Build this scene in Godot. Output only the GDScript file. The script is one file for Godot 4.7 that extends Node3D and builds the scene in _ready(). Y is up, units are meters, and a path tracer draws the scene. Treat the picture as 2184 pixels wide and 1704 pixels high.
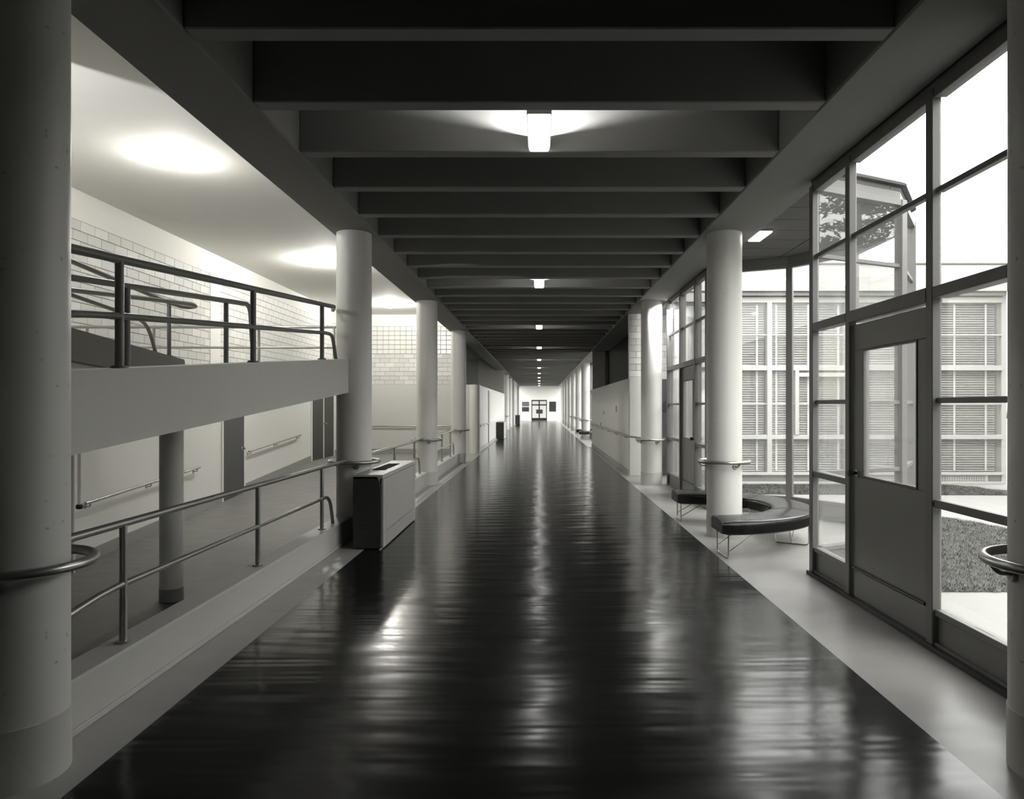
extends Node3D
# Axes: x to the right, y up, and depth d = -z along the corridor from the camera at the origin.

var M := {}
var boxes := {}
var used := {}
var rng := RandomNumberGenerator.new()

# ---------------------------------------------------------------- helpers
func P(x: float, y: float, d: float) -> Vector3:
	return Vector3(x, y, -d)

func grey(g: float, warm := 1.0) -> Color:
	var c := Color(g * (1.0 + 0.012 * warm), g, g * (1.0 - 0.05 * warm))
	return c.linear_to_srgb()

func numbered(called: String) -> String:
	if not used.has(called):
		used[called] = 0
		return called
	used[called] += 1
	return "%s_%03d" % [called, used[called]]

func tag(o: Node3D, label: String, category := "", group := "", kind := "") -> Node3D:
	if label: o.set_meta("label", label)
	if category: o.set_meta("category", category)
	if group: o.set_meta("group", group)
	if kind: o.set_meta("kind", kind)
	return o

func thing(called: String, at: Vector3, label := "", category := "", group := "", kind := "") -> Node3D:
	var o := Node3D.new()
	o.name = numbered(called)
	add_child(o)
	o.position = at
	return tag(o, label, category, group, kind)

func origin_of(o: Node) -> Vector3:
	var v := Vector3.ZERO
	while o != null and o != self:
		v += o.position
		o = o.get_parent()
	return v

func put(parent: Node, called: String, mesh: Mesh, m: Material, at := Vector3.INF) -> MeshInstance3D:
	# at: world place of the mesh's own origin; INF = the mesh was built in world coordinates around the parent's origin
	var o := MeshInstance3D.new()
	o.mesh = mesh
	o.material_override = m
	if parent == self:
		o.name = numbered(called)
		add_child(o)
	else:
		o.name = called
		parent.add_child(o, true)
	if at != Vector3.INF:
		o.position = at - origin_of(parent)
	return o

func box_mesh(sx: float, sy: float, sz: float, bevel: float) -> ArrayMesh:
	var key := "%.4f %.4f %.4f %.4f" % [sx, sy, sz, bevel]
	if boxes.has(key):
		return boxes[key]
	var st := SurfaceTool.new()
	st.begin(Mesh.PRIMITIVE_TRIANGLES)
	var h := Vector3(sx, sy, sz) * 0.5
	var b: float = minf(bevel, minf(h.x, minf(h.y, h.z)) * 0.6)
	var i := h - Vector3(b, b, b)
	for a in 3:
		var u := (a + 1) % 3
		var v := (a + 2) % 3
		for s in [-1.0, 1.0]:
			var n := Vector3.ZERO
			n[a] = s
			var q := []
			for c in [[-1, -1], [1, -1], [1, 1], [-1, 1]]:
				var p := Vector3.ZERO
				p[a] = h[a] * s
				p[u] = i[u] * c[0]
				p[v] = i[v] * c[1]
				q.append(p)
			quad(st, q[0], q[1], q[2], q[3], n)
			if b > 0.0:
				for t in [-1.0, 1.0]:
					# chamfer between face +-a and face +-u
					var n2 := Vector3.ZERO
					n2[a] = s
					n2[u] = t
					var p0 := Vector3.ZERO
					p0[a] = h[a] * s; p0[u] = i[u] * t; p0[v] = -i[v]
					var p1 := p0; p1[v] = i[v]
					var p2 := Vector3.ZERO
					p2[a] = i[a] * s; p2[u] = h[u] * t; p2[v] = i[v]
					var p3 := p2; p3[v] = -i[v]
					quad(st, p0, p1, p2, p3, n2.normalized())
	if b > 0.0:
		for x in [-1.0, 1.0]:
			for y in [-1.0, 1.0]:
				for z in [-1.0, 1.0]:
					tri(st, Vector3(h.x * x, i.y * y, i.z * z), Vector3(i.x * x, h.y * y, i.z * z), Vector3(i.x * x, i.y * y, h.z * z), Vector3(x, y, z).normalized())
	var m := st.commit()
	boxes[key] = m
	return m

func tri(st: SurfaceTool, a: Vector3, b: Vector3, c: Vector3, n: Vector3) -> void:
	if (b - a).cross(c - a).dot(n) > 0.0:
		var t := b
		b = c
		c = t
	for p in [a, b, c]:
		st.set_normal(n)
		st.add_vertex(p)

func quad(st: SurfaceTool, a: Vector3, b: Vector3, c: Vector3, d: Vector3, n: Vector3) -> void:
	tri(st, a, b, c, n)
	tri(st, a, c, d, n)

func quad4(st: SurfaceTool, p: Array, n: Array) -> void:
	# p, n: four corners and their normals
	var mid: Vector3 = n[0] + n[1] + n[2] + n[3]
	for f in [[0, 1, 2], [0, 2, 3]]:
		var k: Array = f
		var a: Vector3 = p[k[0]]
		var b: Vector3 = p[k[1]]
		var c: Vector3 = p[k[2]]
		if (b - a).cross(c - a).dot(mid) > 0.0:
			k = [k[0], k[2], k[1]]
		for j in k:
			st.set_normal(n[j])
			st.add_vertex(p[j])

# a box given by its ranges in x, y and depth
func box(parent: Node, called: String, x0: float, x1: float, y0: float, y1: float, d0: float, d1: float, m: Material, bevel := 0.004) -> MeshInstance3D:
	return put(parent, called, box_mesh(x1 - x0, y1 - y0, d1 - d0, bevel), m, P((x0 + x1) / 2, (y0 + y1) / 2, (d0 + d1) / 2))

# a bar of section w (across, horizontal) x h (vertical) between two points in plan at the heights y0..y1
func panel(parent: Node, called: String, a: Vector2, b: Vector2, y0: float, y1: float, w: float, m: Material, bevel := 0.003, off := 0.0) -> MeshInstance3D:
	var l := a.distance_to(b)
	var o := put(parent, called, box_mesh(l, y1 - y0, w, bevel), m)
	var dir := (b - a).normalized()
	var side := Vector2(-dir.y, dir.x) * off
	var c := (a + b) / 2 + side
	o.position = P(c.x, (y0 + y1) / 2, c.y) - origin_of(parent)
	o.rotation.y = atan2(dir.y, dir.x)
	return o

func cylinder(r0: float, r1: float, h: float, n := 40, cap := true) -> ArrayMesh:
	# base at the origin, axis up
	var st := SurfaceTool.new()
	st.begin(Mesh.PRIMITIVE_TRIANGLES)
	for k in n:
		var a := TAU * k / n
		var b := TAU * (k + 1) / n
		var u := Vector3(cos(a), 0, sin(a))
		var v := Vector3(cos(b), 0, sin(b))
		quad4(st, [u * r0, v * r0, v * r1 + Vector3.UP * h, u * r1 + Vector3.UP * h], [u, v, v, u])
		if cap:
			tri(st, Vector3.UP * h, u * r1 + Vector3.UP * h, v * r1 + Vector3.UP * h, Vector3.UP)
			tri(st, Vector3.ZERO, u * r0, v * r0, Vector3.DOWN)
	return st.commit()

func lathe(profile: Array, n := 32) -> ArrayMesh:
	# profile: Vector2(radius, height) from bottom to top
	var st := SurfaceTool.new()
	st.begin(Mesh.PRIMITIVE_TRIANGLES)
	for j in profile.size() - 1:
		var p: Vector2 = profile[j]
		var q: Vector2 = profile[j + 1]
		var dn := Vector2(q.y - p.y, p.x - q.x).normalized()
		for k in n:
			var a := TAU * k / n
			var b := TAU * (k + 1) / n
			var u := Vector3(cos(a), 0, sin(a))
			var v := Vector3(cos(b), 0, sin(b))
			var nu := (u * dn.x + Vector3.UP * dn.y)
			var nv := (v * dn.x + Vector3.UP * dn.y)
			quad4(st, [u * p.x + Vector3.UP * p.y, v * p.x + Vector3.UP * p.y, v * q.x + Vector3.UP * q.y, u * q.x + Vector3.UP * q.y], [nu, nv, nv, nu])
	return st.commit()

# round off the inner corners of a path
func soft(pts: Array, r: float, n := 6) -> Array:
	var out := [pts[0]]
	for i in range(1, pts.size() - 1):
		var a: Vector3 = pts[i - 1]
		var b: Vector3 = pts[i]
		var c: Vector3 = pts[i + 1]
		var t: float = minf(r, minf(a.distance_to(b), b.distance_to(c)) * 0.49)
		var p := b + (a - b).normalized() * t
		var q := b + (c - b).normalized() * t
		for k in n + 1:
			var s := float(k) / n
			out.append(p.lerp(b, s).lerp(b.lerp(q, s), s))
	out.append(pts[-1])
	return out

func tube_mesh(pts: Array, r: float, n := 12, base := Vector3.ZERO, closed := false) -> ArrayMesh:
	var st := SurfaceTool.new()
	st.begin(Mesh.PRIMITIVE_TRIANGLES)
	var rings := []
	var count := pts.size()
	var up := Vector3.ZERO
	for i in count:
		var a: Vector3 = pts[(i - 1 + count) % count] if closed or i > 0 else pts[i]
		var b: Vector3 = pts[(i + 1) % count] if closed or i < count - 1 else pts[i]
		var t := (b - a).normalized()
		if up == Vector3.ZERO:
			up = Vector3.UP if absf(t.y) < 0.9 else Vector3.RIGHT
		var x := up.cross(t).normalized()
		up = t.cross(x).normalized()
		var ring := []
		for k in n:
			var w := TAU * k / n
			var d := x * cos(w) + up * sin(w)
			ring.append([pts[i] - base + d * r, d])
		rings.append(ring)
	for i in (count if closed else count - 1):
		var R: Array = rings[i]
		var S: Array = rings[(i + 1) % count]
		for k in n:
			var l := (k + 1) % n
			quad4(st, [R[k][0], R[l][0], S[l][0], S[k][0]], [R[k][1], R[l][1], S[l][1], S[k][1]])
	if not closed:
		for e in [0, count - 1]:
			var other: Vector3 = pts[1] if e == 0 else pts[count - 2]
			var nn: Vector3 = (pts[e] - other).normalized()
			for k in n:
				tri(st, pts[e] - base, rings[e][k][0], rings[e][(k + 1) % n][0], nn)
	return st.commit()

func tube(parent: Node, called: String, pts: Array, r: float, m: Material, n := 12, closed := false) -> MeshInstance3D:
	return put(parent, called, tube_mesh(pts, r, n, origin_of(parent), closed), m)

# a straight-sided solid from an outline in plan (x, d), between two heights
func prism(parent: Node, called: String, outline: Array, y0: float, y1: float, m: Material) -> MeshInstance3D:
	var st := SurfaceTool.new()
	st.begin(Mesh.PRIMITIVE_TRIANGLES)
	var base := origin_of(parent)
	var flat := PackedVector2Array(outline)
	var idx := Geometry2D.triangulate_polygon(flat)
	for k in range(0, idx.size(), 3):
		var a := flat[idx[k]]
		var b := flat[idx[k + 1]]
		var c := flat[idx[k + 2]]
		tri(st, P(a.x, y1, a.y) - base, P(b.x, y1, b.y) - base, P(c.x, y1, c.y) - base, Vector3.UP)
		tri(st, P(a.x, y0, a.y) - base, P(b.x, y0, b.y) - base, P(c.x, y0, c.y) - base, Vector3.DOWN)
	var ccw := not Geometry2D.is_polygon_clockwise(flat)
	for k in flat.size():
		var a := flat[k]
		var b := flat[(k + 1) % flat.size()]
		var e := (b - a).normalized()
		var n := Vector2(e.y, -e.x)
		if not ccw: n = -n
		quad(st, P(a.x, y0, a.y) - base, P(b.x, y0, b.y) - base, P(b.x, y1, b.y) - base, P(a.x, y1, a.y) - base, Vector3(n.x, 0, -n.y))
	return put(parent, called, st.commit(), m)

# a solid with a profile in depth and height (d, y), between two x
func sloped(parent: Node, called: String, profile: Array, x0: float, x1: float, m: Material) -> MeshInstance3D:
	var st := SurfaceTool.new()
	st.begin(Mesh.PRIMITIVE_TRIANGLES)
	var base := origin_of(parent)
	var flat := PackedVector2Array(profile)
	var idx := Geometry2D.triangulate_polygon(flat)
	for k in range(0, idx.size(), 3):
		var a := flat[idx[k]]
		var b := flat[idx[k + 1]]
		var c := flat[idx[k + 2]]
		tri(st, P(x0, a.y, a.x) - base, P(x0, b.y, b.x) - base, P(x0, c.y, c.x) - base, Vector3.LEFT)
		tri(st, P(x1, a.y, a.x) - base, P(x1, b.y, b.x) - base, P(x1, c.y, c.x) - base, Vector3.RIGHT)
	var ccw := not Geometry2D.is_polygon_clockwise(flat)
	for k in flat.size():
		var a := flat[k]
		var b := flat[(k + 1) % flat.size()]
		var e := (b - a).normalized()
		var n := Vector2(e.y, -e.x)
		if not ccw: n = -n
		quad(st, P(x0, a.y, a.x) - base, P(x1, a.y, a.x) - base, P(x1, b.y, b.x) - base, P(x0, b.y, b.x) - base, Vector3(0, n.y, -n.x))
	return put(parent, called, st.commit(), m)

# ---------------------------------------------------------------- materials
# tileable cloudy noise in floating point, between two values
func noise(freq: float, seed_: int, octaves: int, lo: float, hi: float, pits := 0) -> ImageTexture:
	var f := FastNoiseLite.new()
	f.noise_type = FastNoiseLite.TYPE_SIMPLEX_SMOOTH
	f.frequency = freq
	f.seed = seed_
	f.fractal_octaves = octaves
	var n := 256
	var im := Image.create(n, n, false, Image.FORMAT_RGBF)
	for y in n:
		var v := float(y) / n
		for x in n:
			var u := float(x) / n
			var a := lerpf(f.get_noise_2d(x, y), f.get_noise_2d(x - n, y), u)
			var b := lerpf(f.get_noise_2d(x, y - n), f.get_noise_2d(x - n, y - n), u)
			var w := (u * u + (1 - u) * (1 - u)) * (v * v + (1 - v) * (1 - v))
			var g := 0.5 + 0.5 * tanh(lerpf(a, b, v) / sqrt(w) * 0.8)
			g = lerpf(lo, hi, g)
			im.set_pixel(x, y, Color(g, g, g))
	var q := RandomNumberGenerator.new()
	q.seed = seed_
	for k in pits:   # small dark bug holes in the concrete
		var p := Vector2i(q.randi_range(2, n - 3), q.randi_range(2, n - 3))
		var deep := q.randf_range(0.35, 0.75)
		im.set_pixelv(p, im.get_pixelv(p) * deep)
		if q.randf() < 0.5:
			im.set_pixelv(p + Vector2i(1, 0), im.get_pixelv(p + Vector2i(1, 0)) * deep)
		if q.randf() < 0.3:
			im.set_pixelv(p + Vector2i(0, 1), im.get_pixelv(p + Vector2i(0, 1)) * deep)
	return ImageTexture.create_from_image(im)

# a tileable field of wax ripples, as a normal map in floating point: crests run mostly across the corridor
func ripples(seed_: int, count: int, slope: float) -> ImageTexture:
	var n := 256
	var q := RandomNumberGenerator.new()
	q.seed = seed_
	var waves := []
	for k in count:
		var kx := q.randi_range(-4, 4)
		var kz := q.randi_range(1, 16)
		waves.append([kx, kz, q.randf() * TAU, 1.0 / pow(sqrt(float(kx * kx + kz * kz)), 0.55)])
	var total := 0.0
	for w in waves:
		total += w[3] * w[3]
	var im := Image.create(n, n, false, Image.FORMAT_RGBF)
	for y in n:
		for x in n:
			var gx := 0.0
			var gy := 0.0
			for w in waves:
				var c: float = cos(TAU * (w[0] * x + w[1] * y) / n + w[2]) * w[3]
				var l: float = sqrt(float(w[0] * w[0] + w[1] * w[1]))
				gx += c * w[0] / l
				gy += c * w[1] / l
			var v := Vector3(gx * slope / sqrt(total), gy * slope / sqrt(total), 1.0).normalized()
			im.set_pixel(x, y, Color(v.x * 0.5 + 0.5, v.y * 0.5 + 0.5, v.z * 0.5 + 0.5))
	return ImageTexture.create_from_image(im)

func mat(called: String, g: float, rough := 0.8, metal := 0.0, tex: Texture2D = null, scale := Vector3.ONE, warm := 1.0) -> StandardMaterial3D:
	var m := StandardMaterial3D.new()
	m.resource_name = called
	m.albedo_color = grey(g, warm)
	m.roughness = rough
	m.metallic = metal
	if tex:
		m.albedo_texture = tex
		m.uv1_triplanar = true
		m.uv1_world_triplanar = true
		m.uv1_scale = scale
	M[called] = m
	return m

func glow(called: String, strength: float) -> void:
	var m := mat(called, 0.8, 0.4)
	m.emission_enabled = true
	m.emission = Color(1.0, 0.99, 0.96)
	m.emission_energy_multiplier = strength

func make_materials() -> void:
	var blotch := noise(0.012, 11, 5, 0.92, 1.0)
	var fine := noise(0.04, 12, 5, 0.965, 1.0)
	var stain := noise(0.016, 14, 6, 0.80, 1.0)
	var grain := noise(0.024, 15, 5, 0.45, 1.0)
	# linoleum: dark, waxed, swept in faint cross strokes
	var m := mat("linoleum", 0.011, 1.0, 0.0, stain, Vector3(0.3, 0.3, 1.0))
	m.roughness = 1.0
	m.roughness_texture = noise(0.02, 21, 5, 0.13, 0.22)
	m.normal_enabled = true
	m.normal_texture = ripples(5, 26, 0.10)
	m.normal_scale = 0.17
	m.metallic_specular = 0.39
	m = mat("pale_linoleum", 0.40, 1.0, 0.0, stain, Vector3(0.35, 0.35, 0.6))
	m.roughness_texture = noise(0.02, 23, 5, 0.29, 0.37)
	m.normal_enabled = true
	m.normal_texture = M.linoleum.normal_texture
	m.normal_scale = 0.12
	m = mat("ramp_linoleum", 0.21, 1.0, 0.0, stain, Vector3(0.3, 0.3, 0.9))
	m.roughness_texture = noise(0.02, 24, 5, 0.34, 0.55)
	mat("column_paint", 0.68, 0.45, 0.0, noise(0.012, 31, 5, 0.90, 1.0, 70), Vector3(0.5, 0.5, 0.5))
	mat("column_base_paint", 0.55, 0.4, 0.0, blotch, Vector3(0.5, 0.5, 0.5))
	mat("concrete", 0.19, 0.8, 0.0, blotch, Vector3(0.4, 0.4, 0.4))
	mat("parapet_paint", 0.56, 0.6, 0.0, fine, Vector3(0.5, 0.5, 0.5))
	mat("curb_paint", 0.50, 0.5, 0.0, fine, Vector3(0.5, 0.5, 0.5))
	mat("plaster", 0.76, 0.7, 0.0, fine, Vector3(0.4, 0.4, 0.4))
	mat("white_ceiling", 0.78, 0.8, 0.0, fine, Vector3(0.3, 0.3, 0.3))
	mat("dado", 0.56, 0.5, 0.0, fine, Vector3(0.5, 0.5, 0.5))
	mat("base_cove", 0.30, 0.5, 0.0, fine, Vector3(0.5, 0.5, 0.5))
	for k in 4:
		mat("tile_%d" % k, [0.60, 0.64, 0.68, 0.57][k], 0.55, 0.0, fine, Vector3(1.3, 1.3, 1.3))
	mat("mortar", 0.40, 0.9)
	mat("glass_block", 0.78, 0.15)
	M.glass_block.backlight_enabled = true
	M.glass_block.backlight = Color(0.6, 0.6, 0.6)
	mat("wood_door", 0.055, 0.45, 0.0, grain, Vector3(4.0, 0.35, 4.0))
	mat("flush_door", 0.075, 0.5, 0.0, grain, Vector3(3.0, 0.3, 3.0))
	mat("rail_metal", 0.42, 0.32, 0.85)
	mat("rail_paint", 0.16, 0.35, 0.0)
	mat("chrome", 0.6, 0.14, 1.0)
	mat("dark_metal", 0.03, 0.4, 0.6)
	mat("leather", 0.006, 0.24, 0.0, fine, Vector3(3, 3, 3))
	M.leather.metallic_specular = 0.5
	mat("piping", 0.008, 0.35)
	mat("frame_paint", 0.14, 0.42, 0.0, fine, Vector3(0.8, 0.8, 0.8))
	mat("door_paint", 0.17, 0.38, 0.0, blotch, Vector3(0.6, 0.6, 0.6))
	mat("cabinet_paint", 0.36, 0.42, 0.0, fine, Vector3(0.7, 0.7, 0.7))
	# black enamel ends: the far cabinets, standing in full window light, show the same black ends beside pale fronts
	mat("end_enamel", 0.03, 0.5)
	mat("grille", 0.36, 0.5, 0.2)
	mat("groove", 0.03, 0.7)
	mat("lamp_metal", 0.35, 0.45, 0.4)
	mat("acoustic_board", 0.11, 0.85, 0.0, fine, Vector3(1, 1, 1))
	mat("slat", 0.34, 0.5)
	mat("tape", 0.48, 0.8)
	mat("facade_paint", 0.40, 0.6, 0.0, fine, Vector3(0.4, 0.4, 0.4))
	mat("facade_panel", 0.20, 0.6, 0.0, fine, Vector3(0.5, 0.5, 0.5))
	mat("room_wall", 0.40, 0.9)
	mat("board_black", 0.02, 0.6)
	mat("board_grey", 0.10, 0.6)
	mat("paving", 0.28, 0.85, 0.0, blotch, Vector3(0.5, 0.5, 0.5))
	mat("soil", 0.05, 0.95, 0.0, stain, Vector3(0.7, 0.7, 0.7))
	mat("grass", 0.075, 0.7)
	M.grass.vertex_color_use_as_albedo = true
	mat("bark", 0.05, 0.9)
	mat("needles", 0.035, 0.8)
	var g := StandardMaterial3D.new()
	g.resource_name = "window_glass"
	g.albedo_color = Color(0.97, 0.98, 0.97, 0.03)
	g.transparency = BaseMaterial3D.TRANSPARENCY_ALPHA
	g.roughness = 0.0
	g.metallic_specular = 0.5
	M["glass"] = g
	var g2: StandardMaterial3D = g.duplicate()
	g2.resource_name = "old_glass"
	g2.metallic_specular = 0.36
	M["old_glass"] = g2
	glow("lens_glow", 9.0)
	glow("globe_glow", 9.0)
	glow("tube_glow", 14.0)

# ---------------------------------------------------------------- builders
const CX := 2.15        # column line
const CR := 0.2
const BAY := 5.3
const D1 := 2.87
const BEAM := 3.5       # underside of beams and joists

func column(x: float, d: float, top: float, label: String, ring := true, group := "round columns along the corridor", foot := 0.0, rail_y := 0.86) -> void:
	var t := thing("round_column", P(x, foot, d), label, "column", group)
	put(t, "shaft", cylinder(CR, CR, top - foot - 0.25, 56), M.column_paint, P(x, foot + 0.25, d))
	put(t, "base_band", lathe([Vector2(0, 0), Vector2(CR + 0.004, 0), Vector2(CR + 0.004, 0.247), Vector2(CR, 0.25)], 56), M.column_base_paint, P(x, foot, d))
	if ring:
		var pts := []
		for k in 48:
			var a := TAU * k / 48
			pts.append(P(x + cos(a) * 0.285, rail_y, d + sin(a) * 0.285))
		var ringed := tube(t, "ring_rail", pts, 0.021, M.rail_metal, 14, true)
		for k in 3:
			var a := TAU * k / 3 + 0.9
			var inner := P(x + cos(a) * (CR - 0.01), rail_y - 0.05, d + sin(a) * (CR - 0.01))
			var knee := P(x + cos(a) * 0.255, rail_y - 0.05, d + sin(a) * 0.255)
			var outer := P(x + cos(a) * 0.282, rail_y - 0.015, d + sin(a) * 0.282)
			tube(ringed, "bracket", soft([inner, knee, outer], 0.03), 0.010, M.rail_metal, 8)
			var flange := put(ringed, "flange", cylinder(0.036, 0.03, 0.012, 18), M.rail_metal, P(x + cos(a) * (CR - 0.001), rail_y - 0.05, d + sin(a) * (CR - 0.001)))
			flange.rotation = Vector3(0, a, -PI / 2)

func railing(called: String, label: String, top: Array, mids: Array, posts: Array, r: float, m: Material, group := "") -> Node3D:
	var t := thing(called, posts[0][0], label, "railing", group)
	if top.size() > 1:
		tube(t, "top_rail", top, r, m)
	for q in mids:
		tube(t, "mid_rail", q, r * 0.8, m)
	for q in posts:
		tube(t, "post", q, r * 0.92, m)
		var base: Vector3 = q[0]
		put(t, "post_flange", cylinder(r * 1.9, r * 1.6, 0.012, 16), m, base)
	return t

func globe_lamp(x: float, d: float, y: float, energy: float, label: String) -> void:
	var t := thing("ceiling_lamp", P(x, y, d), label, "lamp", "white globe lamps on the ramp hall ceiling")
	put(t, "canopy", lathe([Vector2(0.0, -0.035), Vector2(0.1, -0.035), Vector2(0.12, 0.0), Vector2(0.0, 0.0)], 28), M.lamp_metal, P(x, y, d))
	var prof := []
	for k in 13:
		var a := PI * k / 12 - PI / 2
		prof.append(Vector2(cos(a) * 0.19, sin(a) * 0.055 - 0.075))
	put(t, "diffuser", lathe(prof, 32), M.globe_glow, P(x, y, d))
	var l := OmniLight3D.new()
	l.name = "globe_light"
	t.add_child(l)
	l.position = Vector3(0, -0.075, 0)
	l.light_energy = energy
	l.light_size = 0.15
	l.omni_range = 60.0
	l.omni_attenuation = 2.0
	l.light_color = Color(1.0, 0.99, 0.96)
	l.shadow_enabled = true

func uplight(at: Vector3, aim: Vector3, energy: float) -> void:  # lamp added out of view to throw a bright patch on the hall ceiling
	var t := thing("added_uplight", at, "added unseen bowl uplight that brightens a patch of the ramp hall ceiling", "lamp")
	var face := Node3D.new()
	face.name = "head"
	t.add_child(face)
	face.basis = Basis.looking_at(aim - at)
	var bowl := put(t, "bowl", lathe([Vector2(0.05, -0.22), Vector2(0.10, -0.18), Vector2(0.15, 0.0), Vector2(0.14, 0.0), Vector2(0.09, -0.17), Vector2(0.0, -0.18)], 28), M.lamp_metal)
	var lens := put(t, "lens", lathe([Vector2(0.0, -0.035), Vector2(0.137, -0.03), Vector2(0.137, -0.02), Vector2(0.0, -0.015)], 28), M.lens_glow)
	for o in [bowl, lens]:
		o.basis = face.basis * Basis(Vector3.RIGHT, -PI / 2)
	tube(t, "bracket", [at + Vector3(0.0, -0.1, 0.05), at + Vector3(1.0, -0.25, 0.1)], 0.02, M.lamp_metal)
	var l := SpotLight3D.new()
	l.name = "added_uplight_spot"
	t.add_child(l)
	l.basis = face.basis
	l.light_energy = energy
	l.light_size = 0.08
	l.spot_angle = 42.0
	l.spot_angle_attenuation = 0.6
	l.spot_range = 60.0
	l.spot_attenuation = 2.0
	l.shadow_enabled = true

func trough_lamp(x0: float, x1: float, d0: float, d1: float, y: float, energy: float, label: String, up := true) -> void:
	# a fluorescent box: glowing lens below, side plates, open at the top
	var xm := (x0 + x1) / 2
	var dm := (d0 + d1) / 2
	var t := thing("trough_lamp", P(xm, y, dm), label, "lamp", "boxed fluorescent lamps down the corridor" if up else "")
	box(t, "lens", x0 + 0.006, x1 - 0.006, y, y + (0.045 if up else 0.02), d0 + 0.006, d1 - 0.006, M.lens_glow, 0.012)
	if up:
		box(t, "side_plate", x0 - 0.004, x0 + 0.004, y + 0.03, y + 0.14, d0, d1, M.lamp_metal, 0.001)
		box(t, "side_plate", x1 - 0.004, x1 + 0.004, y + 0.03, y + 0.14, d0, d1, M.lamp_metal, 0.001)
		box(t, "end_plate", x0, x1, y + 0.03, y + 0.14, d0 - 0.006, d0 + 0.002, M.lamp_metal, 0.001)
		box(t, "end_plate", x0, x1, y + 0.03, y + 0.14, d1 - 0.002, d1 + 0.006, M.lamp_metal, 0.001)
		box(t, "ballast_tray", x0 + 0.004, x1 - 0.004, y + 0.05, y + 0.085, d0 + 0.004, d1 - 0.004, M.lamp_metal, 0.002)
		tube(t, "fluorescent_tube", [P(xm, y + 0.10, d0 + 0.02), P(xm, y + 0.10, d1 - 0.02)], 0.012, M.tube_glow, 10)
		for j in [-0.2, 0.0, 0.2]:
			var u := OmniLight3D.new()
			u.name = "tube_light"
			t.add_child(u, true)
			u.position = Vector3(0, 0.119, j)
			u.light_energy = energy * 3.0
			u.light_size = 0.01
			u.omni_range = 60.0
			u.omni_attenuation = 2.0
			u.shadow_enabled = true
		for s in [-1.0, 1.0]:
			tube(t, "hanger", [P(xm, y + 0.10, dm + s * (d1 - d0) * 0.46), P(xm, 4.1, dm + s * (d1 - d0) * 0.46)], 0.006, M.lamp_metal, 8)
	else:
		box(t, "housing", x0, x1, y + 0.015, y + 0.04, d0, d1, M.lamp_metal, 0.004)
	var a := AreaLight3D.new()
	a.name = "lens_light"
	t.add_child(a)
	a.position = Vector3(0, -0.006, 0)
	a.rotation = Vector3(-PI / 2, 0, 0)
	a.area_size = Vector2(x1 - x0, d1 - d0)
	a.light_energy = energy
	a.area_range = 60.0
	a.area_attenuation = 2.0
	a.shadow_enabled = true

# one storey-high glazed run between two plan points: sill panel, bars at heights, panes between them
func glazed(parent: Node, a: Vector2, b: Vector2, y0: float, y1: float, bars: Array, base_panel: bool, fm: Material) -> void:
	var ys := [y0]
	if base_panel:
		panel(parent, "base_panel", a, b, y0 + 0.04, y0 + 0.215, 0.03, fm)
		panel(parent, "base_rail", a, b, y0, y0 + 0.045, 0.075, fm)
		panel(parent, "sill", a, b, y0 + 0.21, y0 + 0.25, 0.07, fm)
		ys = [y0 + 0.25]
	else:
		panel(parent, "sill", a, b, y0, y0 + 0.05, 0.07, fm)
		ys = [y0 + 0.05]
	for y in bars:
		var h: float = 0.035
		var w := 0.045
		if y is Array:
			h = y[1]
			w = y[2]
			y = y[0]
		panel(parent, "glazing_bar", a, b, y - h / 2, y + h / 2, w, fm)
		ys.append(y)
	panel(parent, "head", a, b, y1 - 0.06, y1, 0.08, fm)
	ys.append(y1 - 0.05)
	for k in ys.size() - 1:
		panel(parent, "pane", a, b, ys[k], ys[k + 1], 0.006, M.glass, 0.0)

func post_at(parent: Node, called: String, x: float, d: float, y0: float, y1: float, wx: float, wd: float, fm: Material, turn := 0.0) -> void:
	var o := put(parent, called, box_mesh(wx, y1 - y0, wd, 0.005), fm, P(x, (y0 + y1) / 2, d))
	o.rotation.y = turn

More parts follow.
